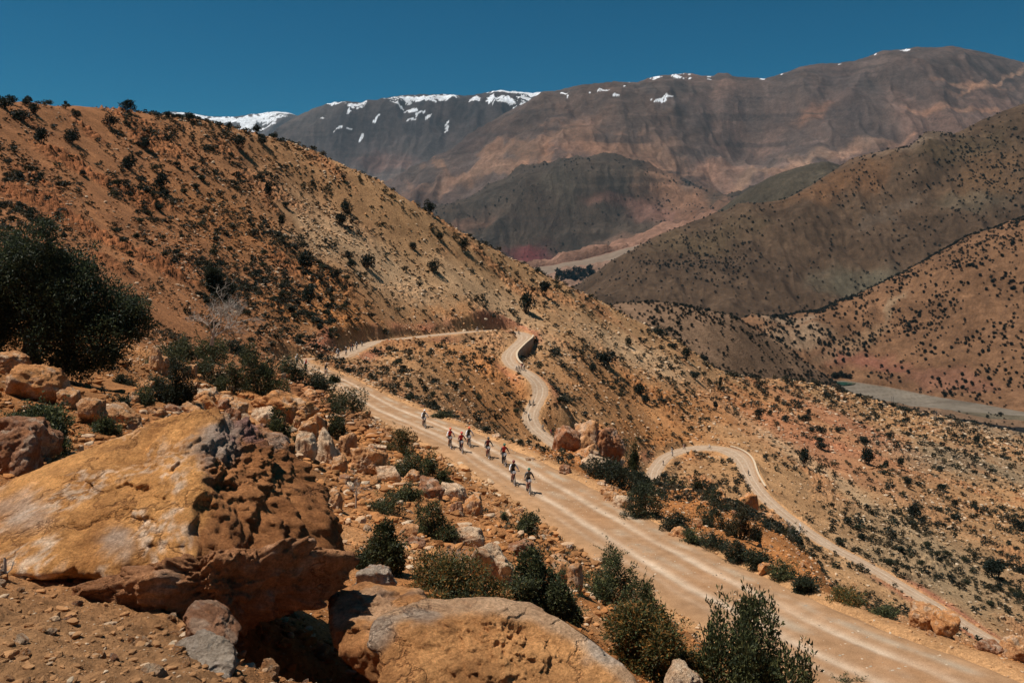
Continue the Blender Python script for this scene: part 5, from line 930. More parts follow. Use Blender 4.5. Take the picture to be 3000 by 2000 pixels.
SHR = [(33,308,36,'round bush on the skyline at the far left',1.1),(8,318,45,'dark bush on the skyline touching the left edge',1.2),(72,312,28,'thin twiggy bush on the skyline right of the round bush',.9),(100,336,40,'conical juniper just under the skyline at the far left',1),(62,358,46,'broad juniper below the conical one at the far left',1.4),(221,346,32,'round juniper below the skyline left of the flat-topped tree',1),(192,312,16,'tiny round bush on the skyline',1),(321,374,44,'tall juniper below the large skyline bush',1),(376,330,38,'large dark bush on the skyline of the left hill',1.5),(337,312,18,'small pointed bush on the skyline beside the large one',1),(120,424,52,'big juniper in the upper left of the hillside',.9),(203,420,46,'round juniper right of the big upper left juniper',1.1),(428,442,42,'dark juniper among the rocks of the upper left hill',.9),(377,498,60,'tall dark juniper in the middle of the upper left hill',.75),(490,345,22,'low bush on the skyline left of the snow',1),(552,356,26,'wide bush on the skyline in front of the snow',1.9),(523,342,14,'small bush on the skyline beside the wide one',1.6),(672,376,20,'small bush on the skyline before the snowy range',1),(752,384,30,'upright tree on the skyline before the snowy range',1.1),(801,402,24,'round bush at the right end of the skyline group',1),(766,424,40,'dark juniper just under the upright skyline tree',.9),(696,440,44,'wide pair of junipers below the skyline',1.3),(473,560,54,'dark juniper on the orange middle of the left hill',.8),(786,588,52,'tall juniper high on the centre of the left hill',.6),(824,670,56,'gnarled juniper where the pale scree begins',.5),(838,612,20,'low shrub right of the tall centre juniper',1.6),(906,892,62,'very round dark juniper with a black shadow above the road',.95),(893,792,50,'bushy juniper at the lower edge of the pale scree',1.2),(985,824,34,'juniper left of the paired shrubs on the sandy slope',1.2),(1018,626,46,'upper of two round junipers on the sandy slope',.8),(996,662,44,'lower of two round junipers on the sandy slope',1.05),(1257,622,46,'scraggy tree standing on the right skyline of the hill',.8),(1288,706,32,'juniper just inside the right skyline',1),(1355,734,44,'round juniper with a shadow near the right skyline',.85),(1210,732,28,'small juniper left of the skyline pair',1),(1072,790,58,'dark juniper by broken rocks on the sandy slope',.85),(1268,800,46,'round juniper under the broken outcrop',.95),(1574,802,24,'small juniper on the skyline above the river',.9),(1596,872,52,'tree on the sandy ridge above the retaining wall',.8),(1543,920,66,'open branched tree on the sandy slope above the wall',.9),(1020,760,30,'shrub right of the round juniper above the road',1),(1030,788,28,'dark shrub below the road hill scree',1.3),(1774,1072,56,'dark spreading tree on the sandy slope right of the wall',1.4),(1735,1090,34,'small dark tree left of the spreading tree',.8),(1841,1016,36,'juniper on the pale sandy slope right of centre',.7),(1938,988,34,'dark shrub on the ridge between the two valleys',1.4),(2010,1056,50,'tall dark juniper on the pale ridge',.7),(2032,1110,26,'low juniper on the pale ridge',1.5),(2110,1142,40,'slim juniper on the sandy crest',.35),(1871,1158,46,'dark bushy tree above the switchback hill',1.1),(1888,1186,34,'small tree below the bushy tree',.8),(2095,1204,28,'small upright juniper on the sandy flank',.7),(2222,1228,40,'juniper on the sandy flank right of the small upright one',.8),(2300,1232,20,'small juniper right of centre on the flank',1.1),(2361,1240,28,'wide juniper on the lower flank',1.6),(2369,1216,20,'small round juniper above the wide one',1),(2421,1164,24,'round juniper at the edge of the river flats',1),(2402,1270,26,'upper of a stack of three junipers',1.4),(2399,1302,26,'middle of a stack of three junipers',1.2),(2405,1318,28,'lower of a stack of three junipers',1.5),(2358,1372,62,'tall dark juniper right of the switchback',.75),(2540,1362,54,'big round juniper on the sandy spur',1.0),(2595,1374,26,'juniper at the foot of the pale ridge',1.1),(2637,1374,36,'juniper right of the pale ridge',.8),(2607,1290,30,'round juniper on the reddish slope',.95),(2529,1300,26,'juniper on the reddish slope left of the round one',1.3),(2455,1270,22,'wide juniper on the reddish slope',1.2),(2678,1516,40,'flat-topped umbrella juniper on the lower right slope',1.4),(2797,1488,32,'round juniper on the far right slope',.85),(2985,1556,42,'dark juniper cut off by the right edge',1.3),(2656,1430,30,'juniper on the slope below the reddish patch',1),(2758,1440,26,'low juniper on the slope at the right',1.5),(2916,1696,56,'large round tree with a dark shadow at the lower right',1.35),(2860,1300,26,'juniper on the grey river terrace',1.0),(2615,1195,16,'juniper beside the pylon on the river flats',1),(1228,840,16,'low shrub on the pale slope',1.6),(277,308,22,'flat-topped crooked little tree on the skyline',1.6)]
for (px, pyb, hh, lab, wf) in SHR: shrub(px, pyb, hh, lab, wf, True)
# large juniper trees behind the bare tree
for (x0, y0, x1, y1, lab, Y) in ((600,728,662,876,'tall dark juniper tree behind the bare tree',None), (576,800,690,872,'broad dark juniper crowding the foot of the tall one',None)):
    bush(x0, y0, x1, y1, lab, DARK, Y, False, None, 'juniper', 'juniper')
# remaining shrubs: positions over the hillside, denser on the left hill
def dshrub(px, py, X, Y, r0, c0):
    n = fbm3(X/22, Y/22, X*0+11, 4); d = 0.28+1.0*ss(-0.25, 0.5, n)
    d = d*(0.6+2.2*(1-ss(450, 1150, px)))*np.where((px > 950) & (px < 1560) & (py > 1000), 0.5, 1.0)
    for (cx_, cy_, rx, ry, v) in ((1350, 1090, 260, 110, 0.15), (1700, 1120, 250, 90, 1.0), (2750, 1640, 420, 130, 2.2), (2350, 1500, 250, 120, 1.2), (2900,1330,250,80,.1)): d = d+v*np.exp(-((px-cx_)/rx)**2-((py-cy_)/ry)**2)*ss(-0.5, .5, n)
    for (cx_, cy_, rx, ry) in ((1150, 800, 380, 50), (1850, 1050, 200, 50), (2130, 1300, 110, 60)): d = d*(1-.65*np.exp(-((px-cx_)/rx)**2-((py-cy_-(px-cx_)*.45)/ry)**2))
    d = d*np.where((px > 2350) & (py < 1480), 0.55, 1.0)
    return d*(Y > 62)
pos, rr, cc = scatter('rf', 'mrb', 8500, dshrub, -150, 3150, True, 401, 1.8); keep = ROADD[rr, cc] > 0.6; pos, rr, cc = pos[keep], rr[keep], cc[keep]
rg = np.random.default_rng(77); appar = np.where(pos[:, 1] < 260, 7, 5)+np.where(pos[:, 1] < 260, 17, 13)*rg.uniform(0, 1, len(pos))**2.6; size = appar*pos[:, 1]/F*1.35; vis_ = PYd[rr, cc] <= VIS[rr, cc]+4; inframe = (pxg[rr, cc] > 0) & (pxg[rr, cc] < 3000) & (PYd[rr, cc] < 1990)
order = np.argsort(-(appar*vis_*inframe)); indiv = order[:300-len(SHR)]; rest = order[300-len(SHR):]
def reg(px, py, Y):
    if px < 900:
        sub = 'close under the skyline' if py < 480 else 'above the crown of the big dark tree' if px < 330 and py < 700 else 'around the foot of the tall juniper tree' if 330 <= px < 700 and py > 700 else 'just above the road cutting' if py > 800 else 'in the middle of the slope' if px > 450 else 'on the left part of the slope'
        return ('low dark scrub bush on the orange-brown left hillside '+sub, 'scrub on the left hillside '+sub)
    if px < 1560 and py > 990:
        sub = 'left half' if px < 1250 else 'right half'
        return ('low dark scrub bush between the loops of the road, '+sub+' of the spur', 'scrub between the road loops, '+sub)
    if px < 1800:
        sub = 'above the far road bend' if px < 1500 else 'right of the stone retaining wall'
        return ('low dark scrub bush on the sandy hillside '+sub, 'scrub on the sandy hillside '+sub)
    sub = 'above the lower switchback' if py < 1330 and px < 2250 else 'left of the lower straight' if px < 2350 else 'below the river flats' if py < 1450 else 'beside the long lower straight'
    return ('low dark scrub bush on the right-hand slope '+sub, 'scrub on the right-hand slope '+sub)
for k in indiv:
    px = pxg[rr[k], cc[k]]; py = PYd[rr[k], cc[k]]; lb, gp = reg(px, py, pos[k, 1])
    shrub(px, py, appar[k]*0.85, lb, 1.5, rg.uniform() < 0.45, None, gp, 'scrub_bush', 'bush', False, pos[k], int(k))
P2 = [clump_proto(i+90, 70, 4, 0.24) for i in range(8)]
_u = rg.uniform(size=(len(rest), 1)); colr = np.where(_u < 0.4, np.array([[0.026, 0.034, 0.021]]), np.where(_u < 0.8, np.array([[0.052, 0.050, 0.025]]), np.array([[0.11, 0.085, 0.045]])))*rg.uniform(.6, 1.3, (len(rest), 1))
V, f, c = merge_scatter(P2, pos[rest], size[rest], rg.uniform(0, 6.28, len(rest)), 5, colr, 0.3, 0.0, 0.75); V[:, 2] += 0
o = link('scrub', mesh_np('scrub', V, f, M_LEAF, c)); tag(o, 'low scrub covering the hillsides', 'scrub', None, 'stuff')
# tiny tufts
P3 = [clump_proto(i+140, 16, 3, 0.42) for i in range(8)]
pos, rr, cc = scatter('rf', 'mrb', 26000, dshrub, -150, 3150, True, 402, 1.2); keep = (ROADD[rr, cc] > 0.6); pos = pos[keep]; n = len(pos)
V, f, c = merge_scatter(P3, pos, 0.14+0.4*rg.uniform(0, 1, n)**2, rg.uniform(0, 6.28, n), 5, np.array((0.085, 0.07, 0.035))*rg.uniform(.45, 1.4, (n, 1)), 0.3, 0.0, 0.8)
o = link('tufts', mesh_np('tufts', V, f, M_LEAF, c)); tag(o, 'dry grass tufts and tiny plants on the hillsides', 'grass', None, 'stuff')
# near-slope tufts
pos, rr, cc = scatter('n6', 'rn', 420, None, 300, 2300, True, 405, 1.6); keep = (ROADD[rr, cc] > 0.6); pos = pos[keep]; n = len(pos)
V, f, c = merge_scatter([clump_proto(i+160, 60, 3, 0.2) for i in range(5)], pos, 0.1+0.35*rg.uniform(0, 1, n)**2, rg.uniform(0, 6.28, n), 5, np.array((0.09, 0.08, 0.04))*rg.uniform(.5, 1.4, (n, 1)), 0.3, 0.0, 0.8)
o = link('tufts', mesh_np('tufts', V, f, M_LEAF, c)); tag(o, 'small dry tufts on the near slope', 'grass', None, 'stuff')
# junipers on the farther hills
def far_junipers(specs, nind, seed):
    allp = []
    for (a, b, n, dens, smin, smax, pmin, pmax, lab, gp) in specs:
        pos, rr, cc = scatter(a, b, n, dens, pmin, pmax, True, seed, 0.0); seed += 1; rg = np.random.default_rng(seed)
        size = smin+(smax-smin)*rg.uniform(0, 1, n)**1.5; vis_ = (PYd[rr, cc] <= VIS[rr, cc]+5) & (pxg[rr, cc] > 0) & (pxg[rr, cc] < 3000)
        for i in range(n):
            if a == 'rvf':
                px_q, py_q = pxg[rr[i], cc[i]], PYd[rr[i], cc[i]]; sub = ('beside the river bed' if py_q > 1050 else 'on the crest line' if py_q < np.interp(px_q, [2181, 2487, 2834, 3000], [935, 875, 693, 637])+45 else 'on its left end' if px_q < 2480 else 'near the right edge of the photo' if px_q > 2800 else 'on its middle slope')
                lab = 'dark juniper on the red-brown hill across the river, '+sub; gp = 'junipers on the red-brown hill '+sub
            allp.append((pos[i], size[i], lab, gp, size[i]/pos[i, 1]*vis_[i]))
    allp.sort(key=lambda t: -t[4]); rg = np.random.default_rng(seed)
    for k, (p, s, lab, gp, _) in enumerate(allp[:nind]):
        o = link('juniper_tree', JF[rg.integers(0, 6)], loc=p, rot=(0, 0, rg.uniform(0, 6.28))); o.scale = (s*rg.uniform(.95, 1.25), s*rg.uniform(.95, 1.2), s*rg.uniform(.85, 1.05)); tag(o, lab, 'tree', gp)
    R_ = allp[nind:]; pp = np.array([t[0] for t in R_]); sz = np.array([t[1] for t in R_]); n = len(R_)
    V, f, c = merge_scatter(P4, pp, sz, rg.uniform(0, 6.28, n), 8, np.array((0.021, 0.028, 0.020))*rg.uniform(.8, 1.3, (n, 1)), 0.18, 0.0, 0.92)
    o = link('juniper_wood', mesh_np('juniper_wood', V, f, M_LEAF, c)); tag(o, 'open juniper woodland dotted over the far hills', 'trees', None, 'stuff')
P4 = [clump_proto(i+190, 90, 6, 0.24, True) for i in range(8)]; JF = [foliage_mesh(clump_proto(i+220, 420, 7, 0.13, True), (0.021, 0.029, 0.020)) for i in range(6)]
nz = lambda sc, k0: (lambda px, py, X, Y, r0, c0: 0.15+ss(-0.2, 0.55, fbm3(X/sc, Y/sc, X*0+k0, 4)))
def dOH(px, py, X, Y, r0, c0):
    d = 0.12+0.6*ss(-.1, .6, fbm3(X/130, Y/130, X*0+4, 4))
    for (cx_, cy_, rx, ry, v) in ((2080,770,120,60,2.0),(2560,560,120,50,1.0),(2870,480,140,90,2.2),(2960,560,60,60,1.5)): d = d+v*np.exp(-((px-cx_)/rx)**2-((py-cy_)/ry)**2)
    return d
far_junipers([('rhb', 'rhd', 800, nz(60, 1), 1.8, 3.6, 1600, 2500, 'small dark juniper on the low reddish hill in front of the river', 'junipers on the low reddish hill'),
  ('rvf', 'rfd', 3000, nz(70, 2), 2.8, 6.4, 2000, 3150, 'dark juniper on the red-brown hill across the river', 'junipers on the red-brown hill'),
  ('rhd', 'rvn', 70, nz(50, 3), 1.8, 5.0, 2440, 3150, 'dark juniper on the grey-green flats beside the river bed', 'junipers on the river flats'),
  ('rfd', 'ohd', 1500, dOH, 4.0, 8.5, 1600, 3150, 'dark juniper on the olive hill', 'junipers on the olive hill'),
  ('bnb', 'bnd', 330, nz(300, 2), 8, 15, 1200, 2250, 'dark juniper on the distant dark hill', 'junipers on the distant hill')], 300, 501)
pos, rr, cc = scatter('mr', 'rvn', 190, lambda px, py, X, Y, r0, c0: (px > 2380)*1.0, 2380, 3150, True, 520)
pos2, rr, cc = scatter('a4', 'mr', 130, lambda px, py, X, Y, r0, c0: (px > 1900)*1.0, 1900, 3150, True, 521)
pos = np.concatenate([pos, pos2]); n = len(pos); V, f, c = merge_scatter(P4, pos, rg.uniform(1.2, 3.4, n), rg.uniform(0, 6.28, n), 8, np.array((0.021, 0.028, 0.020))*rg.uniform(.8, 1.3, (n, 1)), 0.18, 0.0, 0.92)
o = link('juniper_wood', mesh_np('juniper_wood', V, f, M_LEAF, c)); tag(o, 'open juniper woodland on the slope above the river flats', 'trees', None, 'stuff')
# riverside grove in the upper valley
pg = []
for i in range(70):
    px = RNG.uniform(1632, 1742); py = np.interp(px, [1632, 1742], [815, 806])+RNG.uniform(-8, 14); p, r_ = ground_at(px, py, ROWI['o2d']); pg.append(p)
V, f, c = merge_scatter(P4, np.array(pg), RNG.uniform(14, 26, 70), RNG.uniform(0, 6.28, 70), 8, np.array((0.022, 0.036, 0.022))*np.ones((70, 1)), 0.2)
o = link('grove', mesh_np('grove', V, f, M_LEAF, c)); tag(o, 'dark green riverside grove in the distant valley', 'grove', None, 'stuff')
# grove and pond by the near river
pg = np.array([ground_at(px, py)[0] for px, py in [(2446,1105),(2456,1104),(2468,1106),(2462,1098),(2478,1108),(2440,1108),(2490,1110)]])
for i, p in enumerate(pg):
    o = link('tree', JF[i % 6], loc=p); s = RNG.uniform(7, 10); o.scale = (s*1.1, s*1.1, s); tag(o, 'broad dark green tree behind the pond', 'tree', 'trees behind the pond')
mW, nt_, ns_, b_ = nodemat('pond_water'); b_.inputs['Base Color'].default_value = (0.02, 0.06, 0.045, 1); b_.inputs['Roughness'].default_value = 0.15
nw = noise_node(nt_, N(nt_, 'ShaderNodeTexCoord').outputs['Object'], 1.0, 4); bp = N(nt_, 'ShaderNodeBump'); bp.inputs['Distance'].default_value = 0.02; nt_.links.new(nw.outputs['Fac'], bp.inputs['Height']); nt_.links.new(bp.outputs[0], b_.inputs['Normal'])
pw = np.array([ground_at(px, py, ROWI['rhd'])[0] for px, py in [(2436,1116),(2470,1114),(2508,1122),(2500,1130),(2470,1132),(2448,1126)]]); zt = np.median(pw[:, 2])+0.3; pw[:, 2] = zt
o = link('pond', mesh_np('pond', np.vstack([pw, pw.mean(0)[None]]), np.array([[i, (i+1) % 6, 6] for i in range(6)]), mW)); tag(o, 'small dark green pond beside the river bed', None, None, 'structure')

# ------------------------------------------------------------------ retaining walls
M_STONEW = mat_plain('wall_masonry', (0.38, 0.26, 0.18), 0.95, var=0.55, scale=3.2, bump=0.08); M_CAP = mat_plain('wall_coping', (0.52, 0.40, 0.27), 0.9, var=0.15, scale=2)
def wall_strip(L, nn, z0, z1, th, off_=0.0):
    a = L[:, :2]-nn*(th/2-off_); b = L[:, :2]+nn*(th/2+off_); n = len(L)
    V = np.concatenate([np.c_[a, z0], np.c_[a, z1], np.c_[b, z1], np.c_[b, z0]]); f = []
    for i in range(n-1):
        for k in range(4): k2 = (k+1) % 4; f.append((k*n+i, k*n+i+1, k2*n+i+1, k2*n+i))
    f += [(0, n, 2*n, 3*n), (n-1, 4*n-1, 3*n-1, 2*n-1)]
    return V, np.array(f)
def wall(W_, label, par):
    L, dr_, nn = W_; root = empty('retaining_wall', L[len(L)//2]-np.array((0, 0, 1))); loc = np.array(root.location); tag(root, label, 'wall')
    top = L[:, 2]+par; V, f = wall_strip(L, nn, L[:, 2]-dr_-0.6, top, 0.5); kid(link('wall_face', mesh_np('wall_face', V-loc, f, M_STONEW), root), root)
    V, f = wall_strip(L, nn, top+0.003, top+0.28, 0.66); kid(link('coping', mesh_np('coping', V-loc, f, M_CAP), root), root)
wall(WALL1, 'tall stone retaining wall with pale coping at the far bend of the road', 0.55)
wall(WALL2, 'low pale parapet wall curving round the lower switchback', 0.45)
# ------------------------------------------------------------------ pylons
M_STEEL = mat_plain('galvanised_steel', (0.18, 0.17, 0.16), 0.6, 0.3)
def pylon(px, pyb, hpx, label, wide):
    p = ground_at(px, pyb)[0]; H = hpx/F*p[1]; root = empty('power_pylon', p); tag(root, label, 'pylon'); w0 = wide*H
    V, f = tube_mesh([(np.array([(sx*w0/2, 0, -1), (sx*w0/2*0.8, 0, H)]), [0.2, 0.14]) for sx in (-1, 1)], 6); kid(link('leg', mesh_np('leg', V, f, M_STEEL), root), root)
    V, f = tube_mesh([(np.array([(-w0*.8, 0, H*0.92), (w0*.8, 0, H*0.92)]), [0.16, 0.16]), (np.array([(-w0/2, 0, H*.1), (w0/2*.8, 0, H*.8)]), [0.08, 0.08]), (np.array([(w0/2, 0, H*.1), (-w0/2*.8, 0, H*.8)]), [0.08, 0.08])], 5); kid(link('crossarm', mesh_np('crossarm', V, f, M_STEEL), root), root)
pylon(2614, 1180, 18, 'faint twin-leg power pylon standing on the pale river bed', 0.4); pylon(2738, 1232, 26, 'faint power pylon on the grey-green river flats', 0.3)
# ------------------------------------------------------------------ cyclists and bicycles
def pmat(name, rgb, rough=0.7): 
    return mat_plain(name, rgb, rough, 0.0, 0.12, 20.0)
SKIN = pmat('skin', (0.42, 0.23, 0.15), 0.6); BLK = pmat('black_lycra', (0.012, 0.012, 0.014), 0.6); WHT = pmat('white_cloth', (0.75, 0.75, 0.75)); REDM = pmat('red_jersey', (0.42, 0.02, 0.02)); GRY = pmat('grey_jersey', (0.10, 0.11, 0.12)); DRED = pmat('dark_red_jersey', (0.16, 0.02, 0.02)); TEAL = pmat('green_cloth', (0.02, 0.12, 0.08)); ORG = pmat('orange_shell', (0.75, 0.12, 0.03), 0.35)
REDH = pmat('red_shell', (0.60, 0.03, 0.02), 0.35); WHH = pmat('white_shell', (0.8, 0.8, 0.8), 0.35); BLH = pmat('black_shell', (0.02, 0.02, 0.02), 0.35); RUB = pmat('tyre_rubber', (0.015, 0.015, 0.015), 0.85); FRR = pmat('red_frame', (0.30, 0.02, 0.02), 0.35); FRB = pmat('black_frame', (0.02, 0.02, 0.022), 0.35); ALU = mat_plain('alloy', (0.4, 0.4, 0.42), 0.35, 0.8, 0.1)
def skin_body(verts, edges, radii, root_i):
    me = bpy.data.meshes.new('body'); me.from_pydata(verts, edges, []); o = bpy.data.objects.new('tmp', me); COL.objects.link(o)
    md = o.modifiers.new('s', 'SKIN'); md.use_smooth_shade = True
    for i, r_ in enumerate(radii):
        v = me.skin_vertices[0].data[i]; v.radius = (r_, r_) if not isinstance(r_, tuple) else r_; v.use_root = (i == root_i)
    sb = o.modifiers.new('b', 'SUBSURF'); sb.levels = 1; sb.render_levels = 1
    dg = bpy.context.evaluated_depsgraph_get(); out = bpy.data.meshes.new_from_object(o.evaluated_get(dg)); bpy.data.objects.remove(o); return out
J = dict(pel=(-.2, 0, .98), wai=(-.1, 0, 1.14), che=(.1, 0, 1.34), nec=(.20, 0, 1.47), nk2=(.245, 0, 1.54), hd=(.29, 0, 1.62), hd2=(.31, 0, 1.71),
  sl=(.15, .17, 1.42), el=(.30, .29, 1.2), wl=(.47, .33, 1.09), pl=(.53, .335, 1.075), sr=(.15, -.17, 1.42), er=(.30, -.29, 1.2), wr=(.47, -.33, 1.09), pr=(.53, -.335, 1.075),
  hl=(-.17, .1, .93), kl=(.26, .12, .86), al=(-.09, .12, .56), tl=(.06, .12, .53), hr=(-.17, -.1, .93), kr=(.18, -.12, .66), ar=(-.02, -.12, .25), trr=(.13, -.12, .21))
KN = list(J); JV = [J[k] for k in KN]; JE = [('pel','wai'),('wai','che'),('che','nec'),('nec','nk2'),('nk2','hd'),('hd','hd2'),('che','sl'),('sl','el'),('el','wl'),('wl','pl'),('che','sr'),('sr','er'),('er','wr'),('wr','pr'),('pel','hl'),('hl','kl'),('kl','al'),('al','tl'),('pel','hr'),('hr','kr'),('kr','ar'),('ar','trr')]
RAD = dict(pel=.13, wai=.12, che=.145, nec=.075, nk2=.055, hd=.088, hd2=.075, sl=.07, el=.045, wl=.032, pl=.036, sr=.07, er=.045, wr=.032, pr=.036, hl=.10, kl=.062, al=.042, tl=.038, hr=.10, kr=.062, ar=.042, trr=.038)
def finger_paths():
    out = []
    for sg in (1, -1):
        for k, (yo, ln_) in enumerate(((-.03, .9), (-.01, 1.05), (.012, 1.0), (.034, .8))):
            y = sg*(.335+yo*1.0); out.append((np.array([(.545, y, 1.09), (.57, y, 1.082), (.578, y, 1.062), (.565, y, 1.062-.018*ln_), (.55, y, 1.045)]), [.0105, .010, .0095, .009, .008]))
        out.append((np.array([(.52, sg*.30, 1.085), (.545, sg*.288, 1.075), (.553, sg*.285, 1.055), (.548, sg*.285, 1.042)]), [.012, .011, .010, .009]))
    return out
def make_body(jersey, sleeve, shorts, leg_):
    me = skin_body(JV, [(KN.index(a), KN.index(b)) for a, b in JE], [RAD[k] for k in KN], 0)
    V = np.array([v.co[:] for v in me.vertices]); bm = bmesh.new(); bm.from_mesh(me)
    fv, ff = tube_mesh(finger_paths(), 5); vs = [bm.verts.new(p) for p in fv]
    for q in ff: 
        try: bm.faces.new([vs[i] for i in q])
        except ValueError: pass
    bm.to_mesh(me); bm.free(); me.materials.clear()
    for m_ in (SKIN, jersey, sleeve, shorts, leg_, BLK): me.materials.append(m_)
    for p in me.polygons:
        x, y, z = p.center; ay = abs(y); p.use_smooth = True
        if z > 1.53 and ay < .12: k = 0
        elif x > .44 and ay > .24: k = 0 if x < .5 else 5
        elif ay > .165 and z > 1.0: k = 2
        elif z > 1.0 and x < .32: k = 1 if z > 1.04 else 3
        elif z > .80 or (x < .1 and z > .62 and ay < .2 and x < -.0): k = 3
        elif z < .30 or (x > -.12 and x < .12 and .48 < z < .60 and y > 0): k = 5
        else: k = 4
        p.material_index = k
    return me
def lathe_blob(c, r, n=(14, 9), squash=1.0, z0=-0.3):
    V = []; f = []
    for i in range(n[1]):
        ph = z0+(math.pi/2-z0)*i/(n[1]-1)
        for j in range(n[0]):
            a = 2*math.pi*j/n[0]; V.append((c[0]+r[0]*math.cos(ph)*math.cos(a), c[1]+r[1]*math.cos(ph)*math.sin(a), c[2]+r[2]*math.sin(ph)))
    for i in range(n[1]-1):
        for j in range(n[0]): f.append((i*n[0]+j, i*n[0]+(j+1) % n[0], (i+1)*n[0]+(j+1) % n[0], (i+1)*n[0]+j))
    return np.array(V), np.array(f)
def torus_v(c, R_, r_, n=28, m=7):
    V = []; f = []
    for i in range(n):
        a = 2*math.pi*i/n
        for j in range(m):
            b = 2*math.pi*j/m; rr_ = R_+r_*math.cos(b); V.append((c[0]+rr_*math.cos(a), c[1]+r_*math.sin(b), c[2]+rr_*math.sin(a)))
    for i in range(n):
        for j in range(m): f.append((i*m+j, i*m+(j+1) % m, ((i+1) % n)*m+(j+1) % m, ((i+1) % n)*m+j))
    return np.array(V), np.array(f)
def ellipsoid(c, r): 
    v, f = ico(2); return v*np.array(r)+np.array(c), f
HELM = {}
def helmet_mesh(mat):
    V, f = lathe_blob((.30, 0, 1.685), (.145, .105, .115), (18, 9), 1, -0.25)
    V[:, 2] += 0.012*np.cos((V[:, 1]/.105)*9)*(V[:, 2] > 1.72); V[:, 0] += -0.02*(V[:, 2] < 1.68); return mesh_np('helmet', V, f, mat, smooth=True)
def mk_wheel(cx_):
    t = mesh_np('tyre', *torus_v((cx_, 0, .36), .335, .027, 30, 7), RUB, smooth=True)
    rv, rf_ = torus_v((cx_, 0, .36), .30, .012, 30, 5); r_ = mesh_np('rim', rv, rf_, ALU, smooth=True)
    sp = [(np.array([(cx_, s_*.03, .36), (cx_+.3*math.cos(a), 0, .36+.3*math.sin(a))]), [.003, .003]) for k, a in enumerate(np.linspace(0, 6.28, 16, endpoint=False)) for s_ in ((1,) if k % 2 else (-1,))]
    sp.append((np.array([(cx_, -.05, .36), (cx_, .05, .36)]), [.02, .02])); sv_, sf_ = tube_mesh(sp, 4); return t, r_, mesh_np('spokes', sv_, sf_, ALU)
WH = (mk_wheel(-.45), mk_wheel(.68))
def tm(name, paths, mat, n=7): return mesh_np(name, *tube_mesh([(np.array(p), r_) for p, r_ in paths], n), mat, smooth=True)
FP = [([(0, 0, .33), (-.15, 0, .82)], [.02, .018]), ([(0, 0, .33), (.40, 0, .80)], [.026, .026]), ([(-.14, 0, .80), (.38, 0, .92)], [.021, .02]), ([(.37, 0, .95), (.41, 0, .78)], [.024, .026])]
FP += [([(0, s_*.03, .33), (-.45, s_*.06, .36)], [.014, .011]) for s_ in (1, -1)]+[([(-.14, s_*.02, .78), (-.45, s_*.06, .36)], [.012, .010]) for s_ in (1, -1)]
FORK = [([(.41, s_*.065, .76), (.55, s_*.065, .54)], [.022, .02]) for s_ in (1, -1)]+[([(.55, s_*.065, .55), (.68, s_*.06, .36)], [.016, .015]) for s_ in (1, -1)]+[([(.41, -.07, .77), (.41, .07, .77)], [.022, .022])]
MF = {'r': tm('frame', FP, FRR), 'b': tm('frame', FP, FRB)}; MFK = tm('fork', FORK, FRB); MHB = tm('handlebar', [([(.37, 0, .95), (.36, 0, 1.0), (.44, 0, 1.02)], [.018, .018, .018]), ([(.52, -.40, 1.065), (.47, -.2, 1.055), (.44, 0, 1.03), (.47, .2, 1.055), (.52, .40, 1.065)], [.014]*5)], FRB)
_g = [([(.505, s_*.28, 1.062), (.52, s_*.40, 1.066)], [.02, .02]) for s_ in (1, -1)]; MGR = tm('grips', _g, RUB)
sv_, sf_ = ellipsoid((-.2, 0, .90), (.14, .07, .03)); sv_[:, 1] *= np.interp(sv_[:, 0], [-.34, -.2, -.06], [1.0, .9, .35]); MSD = mesh_np('saddle', sv_, sf_, BLK, smooth=True); MSP = tm('seat_post', [([(-.145, 0, .80), (-.18, 0, .89)], [.014, .014])], ALU)
MCR = tm('crankset', [([(0, .06, .33), (-.06, .08, .50)], [.012, .012]), ([(0, -.06, .33), (.05, -.08, .17)], [.012, .012]), ([(-.06, .07, .50), (-.06, .17, .50)], [.014, .014]), ([(.05, -.07, .17), (.05, -.17, .17)], [.014, .014]), ([(0, -.07, .33), (0, .07, .33)], [.03, .03])], ALU)
# race number board: white rounded plate on the handlebar
a_ = np.linspace(0, 2*np.pi, 20, endpoint=False); pv = np.concatenate([np.stack([np.full(20, x_)-.02*np.sin(a_), .13*np.sign(np.cos(a_))*np.abs(np.cos(a_))**.6, 1.0+.085*np.sign(np.sin(a_))*np.abs(np.sin(a_))**.6], 1) for x_ in (.565, .557)]+[np.array([(.565, 0, 1.0), (.557, 0, 1.0)])])
pf = [(i, (i+1) % 20, (i+1) % 20+20, i+20) for i in range(20)]; MPL = bpy.data.meshes.new('number_plate'); MPL.from_pydata([tuple(p) for p in pv], [], pf+[((i+1) % 20, i, 40) for i in range(20)]+[(i+20, (i+1) % 20+20, 41) for i in range(20)]); MPL.materials.append(WHT)
BARS = [([(.572, -.05, .985), (.572, -.05, 1.03)], [.008, .008]), ([(.571, .0, 1.03), (.571, .03, 1.03), (.571, .03, .985)], [.008]*3), ([(.573, .06, .985), (.573, .06, 1.03)], [.008]*2)]; MNR = tm('number', BARS, BLK, 4)
BODYC = {}
